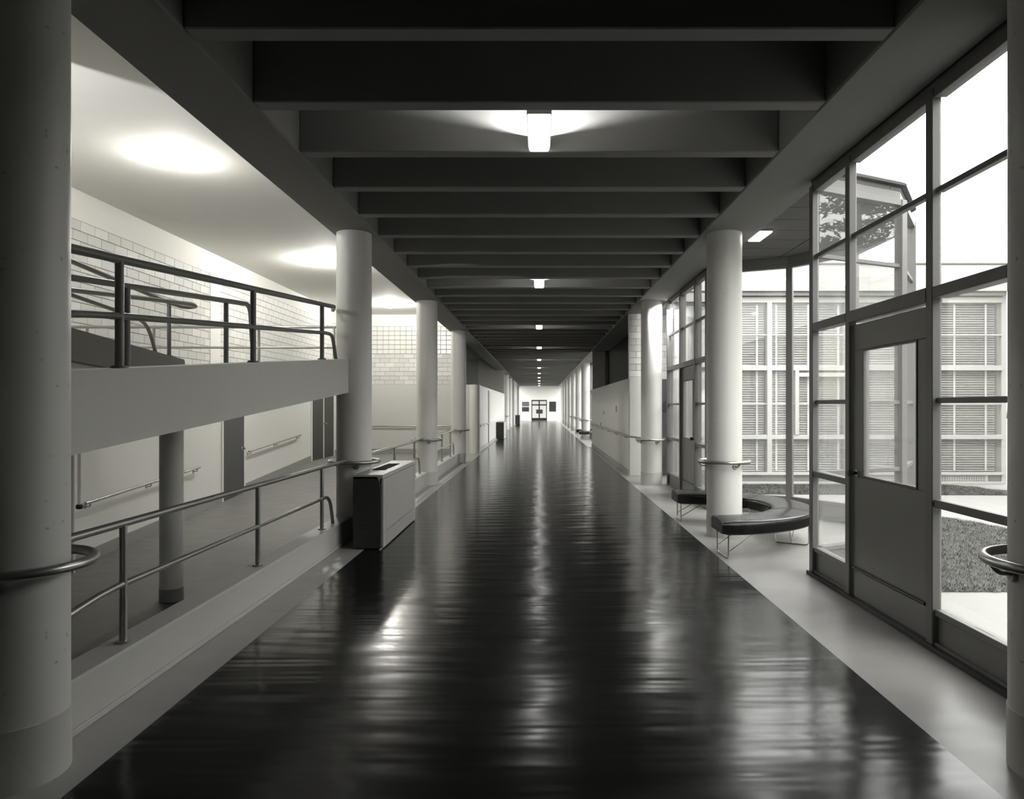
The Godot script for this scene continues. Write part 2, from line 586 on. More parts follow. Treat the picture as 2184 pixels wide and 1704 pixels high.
func glass_door(called: String, d0: float, d1: float, x: float, label: String, hinge_far: bool, dm: Material, fm: Material) -> void:
	# a leaf in the plane x, between two depths; the knob is at the far side when hinge_far is false
	var t := thing(called, P(x, 0, (d0 + d1) / 2), label, "", "", "structure")
	var top := 2.13
	var g0 := d0 + 0.13
	var g1 := d1 - 0.17
	if hinge_far:
		g0 = d0 + 0.17
		g1 = d1 - 0.13
	var w := 0.022
	box(t, "lower_panel", x - w, x + w, 0.02, 0.96, d0, d1, dm)
	box(t, "top_rail", x - w, x + w, 1.93, top, d0, d1, dm)
	box(t, "stile", x - w, x + w, 0.96, 1.93, d0, g0, dm)
	box(t, "stile", x - w, x + w, 0.96, 1.93, g1, d1, dm)
	box(t, "pane", x - 0.003, x + 0.003, 0.955, 1.935, g0 - 0.005, g1 + 0.005, M.glass, 0.0)
	for e in [[0.96, 0.975, g0, g1], [1.915, 1.93, g0, g1], [0.96, 1.93, g0, g0 + 0.014], [0.96, 1.93, g1 - 0.014, g1]]:
		box(t, "glazing_bead", x - w - 0.006, x - w + 0.012, e[0], e[1], e[2], e[3], fm, 0.002)
	box(t, "kick_plate", x - w - 0.003, x - w + 0.001, 0.03, 0.235, d0 + 0.02, d1 - 0.02, dm, 0.001)
	tube(t, "door_stop_bar", [P(x - w - 0.012, 0.25, d0 + 0.02), P(x - w - 0.012, 0.25, d1 - 0.02)], 0.009, M.dark_metal, 8)
	var kd := d0 + 0.065 if hinge_far else d1 - 0.065
	var knob := put(t, "knob", lathe([Vector2(0, 0), Vector2(0.012, 0), Vector2(0.012, 0.03), Vector2(0.026, 0.04), Vector2(0.03, 0.055), Vector2(0.022, 0.07), Vector2(0, 0.073)], 20), M.dark_metal, P(x - w, 0.985, kd))
	knob.rotation.z = PI / 2
	put(t, "rose", cylinder(0.03, 0.028, 0.006, 20), M.rail_metal, P(x - w, 0.985, kd)).rotation.z = PI / 2

func bench(cx: float, cd: float, label: String, detail := true) -> void:
	var t := thing("curved_bench", P(cx, 0, cd), label, "bench", "half-round leather benches around columns")
	var ri := 0.87
	var ro := 1.33
	var y0 := 0.235
	var y1 := 0.375
	# section of the cushion, clockwise from the inner bottom: (radius, height, normal)
	var sec := []
	var cr := 0.045
	var corners := [[ri + cr, y0 + 0.02, PI, 1.5 * PI], [ro - cr, y0 + 0.02, 1.5 * PI, TAU], [ro - cr, y1 - cr, 0.0, PI / 2], [ri + cr, y1 - cr, PI / 2, PI]]
	for c in corners:
		for k in 7:
			var a: float = lerpf(c[2], c[3], k / 6.0)
			var ry := cr if c[1] > 0.3 else 0.02
			var p := Vector2(c[0] + cos(a) * cr, c[1] + sin(a) * ry)
			if c[1] > 0.3 and k > 0 and k < 6:
				pass
			sec.append([p, Vector2(cos(a), sin(a))])
		if c == corners[2]:
			for k in range(1, 8):   # crowned top
				var s := k / 8.0
				sec.append([Vector2(lerpf(ro - cr, ri + cr, s), y1 + sin(s * PI) * 0.022), Vector2(cos(s * PI) * 0.12, 1).normalized()])
	var cuts := [-PI / 2, -PI / 6, PI / 6, PI / 2]
	for c in 3:
		var a0: float = cuts[c] + 0.003
		var a1: float = cuts[c + 1] - 0.003
		var st := SurfaceTool.new()
		st.begin(Mesh.PRIMITIVE_TRIANGLES)
		var n := 24
		var bow := func(k: int) -> float:   # cushion ends are eased
			var e: float = minf(k, n - k)
			return 0.0 if e >= 2 else (0.004 if e == 1 else 0.016)
		for k in n:
			var u0 := lerpf(a0, a1, float(k) / n)
			var u1 := lerpf(a0, a1, float(k + 1) / n)
			for s in sec.size():
				var A: Array = sec[s]
				var B: Array = sec[(s + 1) % sec.size()]
				var ps := []
				var ns := []
				for q in [[A, u0, k], [B, u0, k], [B, u1, k + 1], [A, u1, k + 1]]:
					var e: float = bow.call(q[2])
					var p: Vector2 = q[0][0] - q[0][1] * e
					var nn: Vector2 = q[0][1]
					var u: float = q[1]
					ps.append(Vector3(cos(u) * p.x, p.y, -sin(u) * p.x))
					ns.append(Vector3(cos(u) * nn.x, nn.y, -sin(u) * nn.x))
				quad4(st, ps, ns)
		for u in [a0, a1]:
			var nn := Vector3(-sin(u), 0, -cos(u)) * (1.0 if u == a1 else -1.0)
			var mid := Vector3(cos(u) * 1.1, 0.3, -sin(u) * 1.1)
			for s in sec.size():
				var p: Vector2 = sec[s][0] - sec[s][1] * 0.016
				var q: Vector2 = sec[(s + 1) % sec.size()][0] - sec[(s + 1) % sec.size()][1] * 0.016
				tri(st, mid, Vector3(cos(u) * p.x, p.y, -sin(u) * p.x), Vector3(cos(u) * q.x, q.y, -sin(u) * q.x), nn)
		var cushion := put(t, "cushion", st.commit(), M.leather)
		if detail:
			for e in [[ro - 0.012, y1 - 0.012], [ri + 0.012, y1 - 0.012]]:
				var pts := []
				for k in 25:
					var u := lerpf(a0 + 0.01, a1 - 0.01, k / 24.0)
					pts.append(P(cx + cos(u) * e[0], e[1], cd + sin(u) * e[0]))
				tube(cushion, "piping", pts, 0.005, M.piping, 6)
	# leg frames: bent rods
	var frames := [[-PI / 2 + 0.06, 1.0], [-PI / 6, 0.0], [PI / 6, 0.0], [PI / 2 - 0.06, -1.0]]
	for f in frames:
		var u: float = f[0]
		var at := func(r: float, y: float, du := 0.0) -> Vector3:
			return P(cx + cos(u + du) * r, y, cd + sin(u + du) * r)
		var a: float = ri + 0.06
		var b: float = ro - 0.05
		var leg := tube(t, "leg_frame", soft([at.call(a, y0 + 0.02), at.call(a, 0.008), at.call(b, 0.008), at.call(b, y0 + 0.02)], 0.04), 0.008, M.chrome, 10)
		if f[1] == 0.0:
			tube(leg, "brace", soft([at.call(1.06, y0 + 0.02), at.call(1.10, 0.015), at.call(1.14, y0 + 0.02)], 0.01), 0.0055, M.chrome, 8)
		else:
			for r in [a, b]:
				tube(leg, "brace", [at.call(r, 0.07), at.call(r, y0 + 0.015, f[1] * 0.26 * (1.1 / r))], 0.0055, M.chrome, 8)

func radiator(x0: float, x1: float, d0: float, d1: float, label: String, detail := true) -> void:
	# x0 = wall side, x1 = corridor side
	var h := 0.78
	var t := thing("convector_cabinet", P((x0 + x1) / 2, 0, (d0 + d1) / 2), label, "radiator", "convector cabinets along the corridor's left side")
	# end panels with a rounded top corner towards the corridor
	var prof := []
	prof.append(Vector2(x0, 0.012))
	prof.append(Vector2(x1 - 0.03, 0.012))
	for k in 9:
		var a := PI / 2 * k / 8
		prof.append(Vector2(x1 - 0.03 - 0.05 + cos(a) * 0.05, h - 0.02 - 0.17 + sin(a) * 0.17))
	prof.append(Vector2(x0, h - 0.02))
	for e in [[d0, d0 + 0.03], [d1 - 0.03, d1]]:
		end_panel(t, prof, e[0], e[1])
	box(t, "front_panel", x1 - 0.03, x1 - 0.006, 0.17, h - 0.05, d0 + 0.16, d1 - 0.16, M.cabinet_paint, 0.004)
	box(t, "front_grille", x1 - 0.03, x1 - 0.002, 0.012, 0.165, d0 + 0.16, d1 - 0.16, M.grille, 0.004)
	for e in [[d0 + 0.03, d0 + 0.15], [d1 - 0.15, d1 - 0.03]]:
		box(t, "front_stile", x1 - 0.03, x1 - 0.004, 0.012, h - 0.05, e[0], e[1], M.cabinet_paint, 0.004)
	box(t, "front_backing", x1 - 0.045, x1 - 0.032, 0.02, h - 0.03, d0 + 0.03, d1 - 0.03, M.groove, 0.0)
	box(t, "top_panel", x0, x1 - 0.002, h - 0.045, h, d0, d1, M.cabinet_paint, 0.006)
	box(t, "plinth", x0 + 0.02, x1 - 0.06, 0.0, 0.02, d0 + 0.03, d1 - 0.03, M.groove, 0.0)
	if detail:
		for k in 9:
			box(t, "top_louvre", x0 + 0.07, x1 - 0.1, h + 0.0005, h + 0.009, d0 + 0.55 + k * 0.1, d0 + 0.57 + k * 0.1, M.groove, 0.001)
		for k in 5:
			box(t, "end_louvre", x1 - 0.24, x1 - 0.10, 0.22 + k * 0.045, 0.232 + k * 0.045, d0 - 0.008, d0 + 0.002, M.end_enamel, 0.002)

func end_panel(t: Node, prof: Array, d0: float, d1: float) -> void:
	var st := SurfaceTool.new()
	st.begin(Mesh.PRIMITIVE_TRIANGLES)
	var base := origin_of(t)
	var flat := PackedVector2Array(prof)
	var idx := Geometry2D.triangulate_polygon(flat)
	for k in range(0, idx.size(), 3):
		for e in [[d0, Vector3.BACK], [d1, Vector3.FORWARD]]:
			tri(st, P(flat[idx[k]].x, flat[idx[k]].y, e[0]) - base, P(flat[idx[k + 1]].x, flat[idx[k + 1]].y, e[0]) - base, P(flat[idx[k + 2]].x, flat[idx[k + 2]].y, e[0]) - base, e[1])
	var ccw := not Geometry2D.is_polygon_clockwise(flat)
	for k in flat.size():
		var a := flat[k]
		var b := flat[(k + 1) % flat.size()]
		var ed := (b - a).normalized()
		var n := Vector2(ed.y, -ed.x) * (1.0 if ccw else -1.0)
		quad(st, P(a.x, a.y, d0) - base, P(b.x, b.y, d0) - base, P(b.x, b.y, d1) - base, P(a.x, a.y, d1) - base, Vector3(n.x, n.y, 0))
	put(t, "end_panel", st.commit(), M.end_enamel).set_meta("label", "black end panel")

# ---------------------------------------------------------------- the scene
func _ready() -> void:
	rng.seed = 7
	# camera: level, with the lens shifted a little
	var cam := Camera3D.new()
	cam.name = "camera"
	add_child(cam)
	cam.position = Vector3(0, 1.5, 0)
	cam.projection = Camera3D.PROJECTION_FRUSTUM
	cam.near = 0.05
	cam.far = 400.0
	cam.size = 1704.0 / 1500.0 * 0.05
	cam.frustum_offset = Vector2(-58.0 / 1500.0, 14.0 / 1500.0) * 0.05
	cam.current = true
	# overcast sky
	var sky := ProceduralSkyMaterial.new()
	sky.sky_top_color = Color(0.97, 0.97, 0.96)
	sky.sky_horizon_color = Color(0.97, 0.97, 0.95)
	sky.ground_horizon_color = Color(0.5, 0.5, 0.49)
	sky.ground_bottom_color = Color(0.4, 0.4, 0.39)
	sky.sky_energy_multiplier = 2.55
	sky.ground_energy_multiplier = 0.6
	var env := Environment.new()
	env.background_mode = Environment.BG_SKY
	env.sky = Sky.new()
	env.sky.sky_material = sky
	env.tonemap_mode = Environment.TONE_MAPPER_LINEAR
	env.tonemap_exposure = 0.9
	env.sdfgi_enabled = true
	env.ssao_enabled = true
	env.ssil_enabled = true
	var we := WorldEnvironment.new()
	we.name = "world"
	we.environment = env
	add_child(we)

	make_materials()
	build_floor()
	build_ceiling()
	build_columns()
	build_ramp_hall()
	build_right_side()
	build_far_corridor()
	build_outside()
	build_lamps()
	build_furniture()

const END := 71.0

func build_floor() -> void:
	var f := thing("floor", P(0, 0, 30), "dark waxed linoleum corridor floor with paler border strips", "", "", "structure")
	box(f, "linoleum_strip", -1.83, 1.78, -0.12, 0.0, -2.2, END, M.linoleum, 0.0)
	box(f, "left_border", -2.35, -1.83, -0.12, -0.0005, -2.2, END, M.pale_linoleum, 0.0)
	var bay := [Vector2(1.78, -2.2), Vector2(2.53, -2.2), Vector2(2.53, 6.30), Vector2(3.50, 6.77), Vector2(4.04, 7.58), Vector2(4.04, 8.92), Vector2(3.50, 9.73), Vector2(2.53, 10.2), Vector2(2.53, 13.3), Vector2(3.25, 13.3), Vector2(3.25, 15.2), Vector2(2.0, 15.2), Vector2(2.0, 25.8), Vector2(2.53, 25.8), Vector2(2.53, END), Vector2(1.78, END)]
	prism(f, "right_border", bay, -0.12, -0.0005, M.pale_linoleum)

func build_ceiling() -> void:
	var c := thing("ceiling", P(0, 4.1, 30), "dark concrete ceiling of closely spaced cross joists between two beams", "", "", "structure")
	box(c, "slab", -2.4, 2.5, 4.1, 4.3, -2.2, END + 0.4, M.concrete, 0.0)
	box(c, "edge_beam", -2.4, -1.89, BEAM, 4.1, -2.2, END, M.concrete, 0.012)
	box(c, "edge_beam", 1.89, 2.43, BEAM, 4.1, -2.2, END, M.concrete, 0.012)
	box(c, "beam_lip", 2.43, 2.56, BEAM + 0.03, 4.1, -2.2, END, M.concrete, 0.006)
	var n := int((END - 0.2) / 0.905)
	for k in range(-4, n - 3):
		var d := 3.80 + 0.905 * k
		if d < -1.9 or d > END - 0.3: continue
		box(c, "joist", -1.89, 1.89, BEAM + 0.004, 4.1, d - 0.0675, d + 0.0675, M.concrete, 0.008)
	var h := thing("ceiling", P(-4.3, 4.4, 10), "smooth white plaster ceiling over the ramp hall", "", "", "structure")
	box(h, "plaster_slab", -6.4, -2.3, 4.4, 4.6, -2.2, 22.6, M.white_ceiling, 0.0)
	# added downstand out of view: shades the near hall ceiling and left column
	var pw := thing("added_shade_wall", P(-4.27, 2.9, 2), "added unseen partition that cuts off the uplight, beyond the frame", "", "", "structure")
	box(pw, "plaster", -4.32, -4.25, 2.9, 4.4, -2.2, 5.55, M.white_ceiling, 0.01)
	var b := thing("ceiling", P(3.2, 3.6, 8.25), "grey acoustic board ceiling over the glazed bay", "", "", "structure")
	var out := bay_outline()
	# boards half a metre deep, with a joint at x = 3.5
	var y := 3.56
	for k in 10:
		var d0 := 6.335 + (k - 1) * 0.477 + 0.007
		var d1 := d0 + 0.463
		for side in [[2.45, 3.323], [3.337, 4.2]]:
			var cell := PackedVector2Array([Vector2(side[0], d0), Vector2(side[1], d0), Vector2(side[1], d1), Vector2(side[0], d1)])
			for piece in Geometry2D.intersect_polygons(cell, PackedVector2Array(out)):
				prism(b, "ceiling_board", Array(piece), y, y + 0.03, M.acoustic_board)
	prism(b, "roof_deck", [Vector2(2.4, 6.2)] + out.slice(1, 5) + [Vector2(2.4, 10.29)], y + 0.05, y + 0.12, M.facade_paint)

func bay_outline() -> Array:
	return [Vector2(2.47, 6.27), Vector2(3.47, 6.75), Vector2(4.0, 7.56), Vector2(4.0, 8.93), Vector2(3.47, 9.74), Vector2(2.47, 10.22)]

func build_columns() -> void:
	var names := {
		-1: ["round column at the left edge, in deep shade, beside the ramp curb", "round column behind the convector cabinet, joined by the ramp parapet", "round column past the cabinet, where the second curb rail ends", "slim-looking far round column before the dark-topped left partition"],
		1: ["round column at the right edge, black against the glass", "white round column ringed by the nearest curved bench", "white round column in front of the dark door at the wall end"],
	}
	for s in [-1, 1]:
		for k in names[s].size():
			var d: float = D1 + BAY * k
			column(CX * s, d, BEAM, names[s][k])
	var far := [32.6, 37.8, 43.0, 48.2, 53.4, 58.6, 63.8]
	for k in far.size():
		column(CX, far[k], BEAM, "far round column by the right-hand windows, number %s from the wall end" % ["one", "two", "three", "four", "five", "six", "seven"][k], k < 3)
	for k in 2:
		column(-CX, 45.3 + 5.3 * k, BEAM, "far round column on the left, %s of the pair" % ["nearer", "farther"][k], k == 0)

func tile_wall(parent: Node, frame: Callable, u0: float, u1: float, v0: float, v1: float, tw: float, th: float, limit: int, axis: String, kind := "tile_%d") -> void:
	# tiles proud of their mortar bed, running bond; frame(u, v) gives the place of a tile's centre; the nearest ones are parts
	var cells := []
	var row := 0
	var v := v0
	while v < v1 - 0.02:
		var hh := minf(th, v1 - v)
		var u := u0 - (tw / 2 if row % 2 else 0.0)
		while u < u1 - 0.01:
			var a := maxf(u, u0)
			var b := minf(u + tw, u1)
			if b - a > 0.03:
				cells.append([a, b, v, v + hh])
			u += tw
		v += th
		row += 1
	cells.sort_custom(func(p, q): return p[0] < q[0] if p[0] != q[0] else p[2] < q[2])
	var st := SurfaceTool.new()
	st.begin(Mesh.PRIMITIVE_TRIANGLES)
	var rest := 0
	for k in cells.size():
		var c: Array = cells[k]
		var w: float = c[1] - c[0] - 0.007
		var h: float = c[3] - c[2] - 0.007
		var mesh := box_mesh(0.02, h, w, 0.003) if axis == "d" else box_mesh(w, h, 0.02, 0.003)
		var at: Vector3 = frame.call((c[0] + c[1]) / 2, (c[2] + c[3]) / 2)
		if k < limit:
			put(parent, "tile", mesh, M[kind % (rng.randi() % 4)], at)
		else:
			st.append_from(mesh, 0, Transform3D(Basis(), at - origin_of(parent)))
			rest += 1
	if rest:
		put(parent, "far_tiles", st.commit(), M.tile_1).set_meta("kind", "stuff")

const WALL := -6.2
const BACK := 22.3

func ramp_y(d: float) -> float:   # lower ramp
	return minf(0.0, -0.067 * (19.3 - d))

func build_ramp_hall() -> void:
	# side wall
	var w := thing("wall_left", P(WALL, 0, 10), "white plaster side wall of the ramp hall with a glazed tile band above", "", "", "structure")
	box(w, "plaster", WALL - 0.2, WALL, -1.6, 4.4, -2.2, BACK + 0.2, M.plaster, 0.0)
	box(w, "plaster_band", WALL, WALL + 0.008, 4.0, 4.4, -2.2, BACK, M.plaster, 0.0)
	box(w, "mortar_bed", WALL, WALL + 0.006, 2.2, 4.0, 8.4, BACK, M.mortar, 0.0)
	tile_wall(w, func(u, v): return P(WALL + 0.012, v, u), 8.56, 13.2, 2.2, 3.99, 0.305, 0.1378, 300, "d")
	tile_wall_far(w)
	box(w, "pilaster", WALL, WALL + 0.03, 2.2, 4.0, 13.2, 13.62, M.plaster, 0.004)
	# cove base along the ramp
	sloped(w, "cove_base", [Vector2(2.0, ramp_y(2.0)), Vector2(19.3, 0.0), Vector2(BACK, 0.0), Vector2(BACK, 0.17), Vector2(19.3, 0.17), Vector2(2.0, ramp_y(2.0) + 0.17)], WALL, WALL + 0.015, M.base_cove)
	# back wall
	var b := thing("wall_back", P(-4.2, 0, BACK), "end wall of the ramp hall with glass block band, tiles and grey dado", "", "", "structure")
	box(b, "wall_core", WALL, -2.42, -0.1, 4.4, BACK + 0.02, BACK + 0.2, M.plaster, 0.0)
	box(b, "dado", WALL, -2.0, 0.0, 2.18, BACK - 0.005, BACK + 0.02, M.dado, 0.004)
	box(b, "mortar_bed", WALL, -2.42, 2.18, 4.03, BACK + 0.008, BACK + 0.021, M.mortar, 0.0)
	box(b, "plaster_band", WALL, -2.42, 4.03, 4.4, BACK, BACK + 0.021, M.plaster, 0.0)
	box(b, "low_core", -2.42, -1.95, -0.1, 2.18, BACK + 0.02, BACK + 0.2, M.plaster, 0.0)
	tile_wall(b, func(u, v): return P(u, v, BACK), -5.5, -2.42, 2.18, 3.145, 0.305, 0.138, 300, "x")
	var v := 3.15
	while v < 4.0:
		var u := -5.5
		while u < -2.45:
			put(b, "glass_block", box_mesh(minf(0.183, -2.42 - u) - 0.012, 0.128, 0.03, 0.008), M.glass_block, P(u + minf(0.183, -2.42 - u) / 2, v + 0.07, BACK))
			u += 0.183
		v += 0.146
	tube(b, "handrail", [P(-6.1, 0.87, BACK - 0.07), P(-2.3, 0.87, BACK - 0.07)], 0.02, M.rail_metal)
	for k in 4:
		tube(b, "rail_bracket", [P(-5.6 + k * 1.0, 0.86, BACK - 0.07), P(-5.6 + k * 1.0, 0.80, BACK)], 0.008, M.rail_metal, 8)
	box(b, "cove_base", WALL, -2.4, 0.0, 0.15, BACK - 0.018, BACK - 0.004, M.base_cove, 0.004)
	# wall behind the camera closes hall and corridor
	var n := thing("wall_near", P(0, 0, -2.1), "plain wall behind the viewer closing the corridor", "", "", "structure")
	box(n, "plaster", -6.4, 2.7, -1.6, 4.6, -2.3, -2.2, M.concrete, 0.0)
	# floor of the lower ramp and the landing at corridor level
	var f := thing("floor", P(-4.3, -0.6, 10), "grey linoleum ramp floor sinking towards the near end", "", "", "structure")
	sloped(f, "ramp_surface", [Vector2(-2.2, ramp_y(-2.2)), Vector2(19.3, 0.0), Vector2(BACK + 0.2, 0.0), Vector2(BACK + 0.2, -0.3), Vector2(19.3, -0.3), Vector2(-2.2, ramp_y(-2.2) - 0.3)], WALL - 0.1, -2.29, M.ramp_linoleum)
	# curb between corridor and ramp
	var curb_names := ["low white curb left of the shaded column, at the frame edge", "long low white curb under the nearest railing", "low white curb behind the convector cabinet", "far low curb between two slim columns"]
	for k in 4:
		var d0: float = [-2.2, D1 + CR, D1 + BAY + CR, D1 + 2 * BAY + CR][k]
		var d1: float = [D1, D1 + BAY, D1 + 2 * BAY, D1 + 3 * BAY][k] - CR
		var c := thing("ramp_curb", P(-2.2, 0, (d0 + d1) / 2), curb_names[k], "curb", "low curbs between corridor and ramp")
		box(c, "upstand", -2.31, -2.12, -1.6 if k < 3 else -0.4, 0.25, d0, d1, M.curb_paint, 0.012)
		box(c, "cove", -2.12, -2.108, 0.0, 0.03, d0, d1, M.curb_paint, 0.005)
	# upper flight: rises away from the viewer
	var bt := func(d: float) -> float: return 1.665 + 0.079 * (d - 3.26)      # top of the parapet beam
	var r := thing("ramp_flight", P(-3.2, 1.3, 4), "pale ramp flight rising away, with a deep parapet beam toward the corridor", "ramp")
	sloped(r, "parapet_beam", [Vector2(-2.0, bt.call(-2.0)), Vector2(8.03, bt.call(8.03)), Vector2(8.03, bt.call(8.03) - 0.385), Vector2(-2.0, bt.call(-2.0) - 0.40)], -2.34, -2.16, M.parapet_paint)
	sloped(r, "slab", [Vector2(-2.0, bt.call(-2.0) - 0.25), Vector2(8.03, bt.call(8.03) - 0.25), Vector2(8.03, bt.call(8.03) - 0.37), Vector2(-2.0, bt.call(-2.0) - 0.37)], -4.2, -2.34, M.parapet_paint)
	var ln := thing("ramp_landing", P(-4.2, 1.68, 8.6), "level landing where the two upper flights meet", "landing")
	box(ln, "landing_slab", -6.16, -2.36, 1.68, 1.80, 8.03, 9.30, M.parapet_paint, 0.0)
	box(ln, "landing_curb", -6.16, -2.36, 1.68, 2.02, 9.20, 9.32, M.parapet_paint, 0.006)
	# second flight: rises back towards the viewer
	var wt := func(d: float) -> float: return 2.044 + 0.077 * (8.25 - d)
	var q := thing("ramp_flight", P(-5.2, 2.0, 4), "second ramp flight with a bare concrete wedge-shaped edge sinking behind the near railing", "ramp")
	sloped(q, "stringer", [Vector2(-2.0, wt.call(-2.0)), Vector2(8.25, wt.call(8.25)), Vector2(8.27, wt.call(8.25) - 0.09), Vector2(8.0, 1.80), Vector2(-2.0, wt.call(-2.0) - 0.42)], -4.26, -4.16, M.concrete)
	sloped(q, "slab", [Vector2(-2.0, wt.call(-2.0) - 0.24), Vector2(8.03, 1.80), Vector2(8.03, 1.68), Vector2(-2.0, wt.call(-2.0) - 0.36)], -6.2, -4.26, M.parapet_paint)
	# slim supporting columns under the middle of the ramp
	for e in [[8.15, "slim dark round post standing on the sunken ramp under the parapet", false]]:
		var y: float = ramp_y(e[0])
		var t := thing("ramp_post", P(-4.26, y, e[0]), e[1], "post")
		put(t, "shaft", cylinder(0.128, 0.128, 1.675 - y, 40), M.column_paint, P(-4.26, y, e[0]))
		put(t, "base_band", cylinder(0.131, 0.131, 0.15, 40), M.base_cove, P(-4.26, y, e[0]))
	# railings -------------------------------------------------------------
	var X := -2.2
	var pr := 0.021
	var posts := []
	for d in [3.72, 5.50, 7.12]:
		posts.append([P(X, 0.251, d), P(X, 0.88, d)])
	railing("curb_railing", "two-bar pipe railing on the low curb, nearest bay, with curled lower bar", [P(X, 0.88, 2.95), P(X, 0.88, 7.98)],
		[soft([P(X, 0.25, 3.02), P(X, 0.50, 3.14), P(X, 0.56, 3.55), P(X, 0.56, 7.38), P(X, 0.25, 7.50)], 0.22, 8)], posts, pr, M.rail_metal)
	posts = []
	for d in [9.0, 10.7, 12.4]:
		posts.append([P(X, 0.251, d), P(X, 0.88, d)])
	railing("curb_railing", "two-bar pipe railing on the curb behind the convector cabinet", [P(X, 0.88, 8.36), P(X, 0.88, 13.28)],
		[soft([P(X, 0.25, 8.6), P(X, 0.56, 8.7), P(X, 0.56, 12.85), P(X, 0.25, 12.95)], 0.15, 8)], posts, pr, M.rail_metal)
	posts = []
	for d in [14.4, 15.9, 17.4]:
		posts.append([P(X, 0.251, d), P(X, 0.88, d)])
	railing("curb_railing", "far short pipe railing on the curb between two slim columns", [P(X, 0.88, 13.66), P(X, 0.88, 18.57)],
		[soft([P(X, 0.25, 13.9), P(X, 0.56, 14.0), P(X, 0.56, 18.0), P(X, 0.25, 18.1)], 0.15, 8)], posts, pr, M.rail_metal)
	# railing on the parapet beam
	posts = []
	for d in [3.72, 5.46, 7.19]:
		posts.append([P(X - 0.02, bt.call(d), d), P(X - 0.02, bt.call(d) + 0.565, d)])
	var pt := func(d: float, h: float) -> Vector3: return P(X - 0.02, bt.call(d) + h, d)
	railing("parapet_railing", "dark two-bar pipe railing along the top of the parapet beam", [pt.call(2.2, 0.58), pt.call(7.6, 0.565), P(-2.36, 2.60, 8.05)],
		[soft([pt.call(3.08, 0.0), pt.call(3.2, 0.26), pt.call(3.5, 0.275), pt.call(7.35, 0.275), pt.call(7.55, 0.26), pt.call(7.68, 0.0)], 0.16, 8)], posts, 0.024, M.rail_paint)
	# middle handrail on the first flight
	var mx := -3.0
	var mt := func(d: float, h: float) -> Vector3: return P(mx, bt.call(d) + h, d)
	posts = []
	for d in [5.12, 6.74]:
		posts.append([mt.call(d, -0.25), mt.call(d, 0.56)])
	railing("ramp_handrail", "single-bar dark handrail standing on the upper ramp behind the parapet", soft([mt.call(3.6, 0.56), mt.call(7.3, 0.57), mt.call(7.42, -0.25)], 0.12, 8), [], posts, 0.024, M.rail_paint)
	# newel rail: first flight's inner bar rises, loops round and comes down the second flight
	var ix := -4.06
	var ox := -4.21
	var loop := []
	loop.append(P(ix, bt.call(3.4) + 0.60, 3.4))
	loop.append(P(ix, 2.69, 8.2))
	for k in 9:
		var a := PI * k / 8
		loop.append(P((ix + ox) / 2 + cos(a) * 0.075, 2.69 - 0.02 * k / 8.0, 8.28 + sin(a) * 0.1))
	loop.append(P(ox, wt.call(7.9) + 0.61, 7.95))
	loop.append(P(ox, wt.call(2.5) + 0.61, 2.5))
	posts = []
	for d in [4.6, 6.1, 8.0]:
		posts.append([P(ox, wt.call(d), d), P(ox, wt.call(d) + 0.61, d)])
	railing("ramp_handrail", "dark pipe handrail that loops back at the turn above the wedge parapet", loop,
		[soft([P(ox, wt.call(3.0) + 0.30, 3.0), P(ox, wt.call(7.1) + 0.31, 7.1), P(ox, 2.40, 7.55), P(ox, wt.call(7.72), 7.72)], 0.25, 8)], posts, 0.024, M.rail_paint)
	# railing at the far edge of the landing
	posts = []
	for x in [-5.95, -5.07, -3.69, -2.70]:
		posts.append([P(x, 2.02, 9.26), P(x, 2.54, 9.26)])
	railing("landing_railing", "thin pale two-bar railing along the far edge of the landing", [P(-6.15, 2.54, 9.26), P(-2.4, 2.54, 9.26)],
		[[P(-6.15, 2.27, 9.26), P(-2.4, 2.27, 9.26)]], posts, 0.019, M.rail_metal)
	# wall handrails following the ramp
	for e in [[9.5, 12.7, "sloping handrail on the wall before the single wooden door"], [14.85, 18.05, "sloping handrail on the wall between single and double doors"]]:
		var a: Vector3 = P(WALL + 0.075, ramp_y(e[0]) + 0.84, e[0])
		var z: Vector3 = P(WALL + 0.075, ramp_y(e[1]) + 0.84, e[1])
		var t := thing("wall_handrail", a, e[2], "handrail")
		tube(t, "rail", [a, z], 0.021, M.rail_metal)
		for k in 3:
			var p := a.lerp(z, 0.03 + 0.47 * k)
			tube(t, "bracket", soft([p + Vector3(0, -0.01, 0), p + Vector3(0, -0.06, 0), p + Vector3(-0.075, -0.06, 0)], 0.03), 0.009, M.rail_metal, 8)
			put(t, "flange", cylinder(0.032, 0.028, 0.01, 16), M.rail_metal, p + Vector3(-0.075, -0.06, 0)).rotation.z = -PI / 2
	# riser pipes near the shaded column
	var pp := thing("riser_pipe", P(-6.08, -0.6, 9.22), "pair of white vertical pipes with a valve beside the shaded column", "pipe")
	tube(pp, "pipe", [P(-6.08, ramp_y(9.2), 9.16), P(-6.08, 1.68, 9.16)], 0.03, M.plaster, 14)
	tube(pp, "pipe", [P(-6.08, 0.18, 9.30), P(-6.08, 1.68, 9.30)], 0.022, M.plaster, 14)
	put(pp, "valve", lathe([Vector2(0, 0), Vector2(0.035, 0.0), Vector2(0.045, 0.03), Vector2(0.035, 0.06), Vector2(0.0, 0.06)], 18), M.dark_metal, P(-6.08, 0.14, 9.30))
	# doors in the side wall
	var y1: float = ramp_y(13.7)
	var dr := thing("door_1", P(WALL, y1, 14.2), "single dark wood-grain door in the ramp hall side wall", "", "", "structure")
	box(dr, "leaf", WALL - 0.02, WALL + 0.02, y1 + 0.01, y1 + 2.1, 13.76, 14.72, M.wood_door, 0.004)
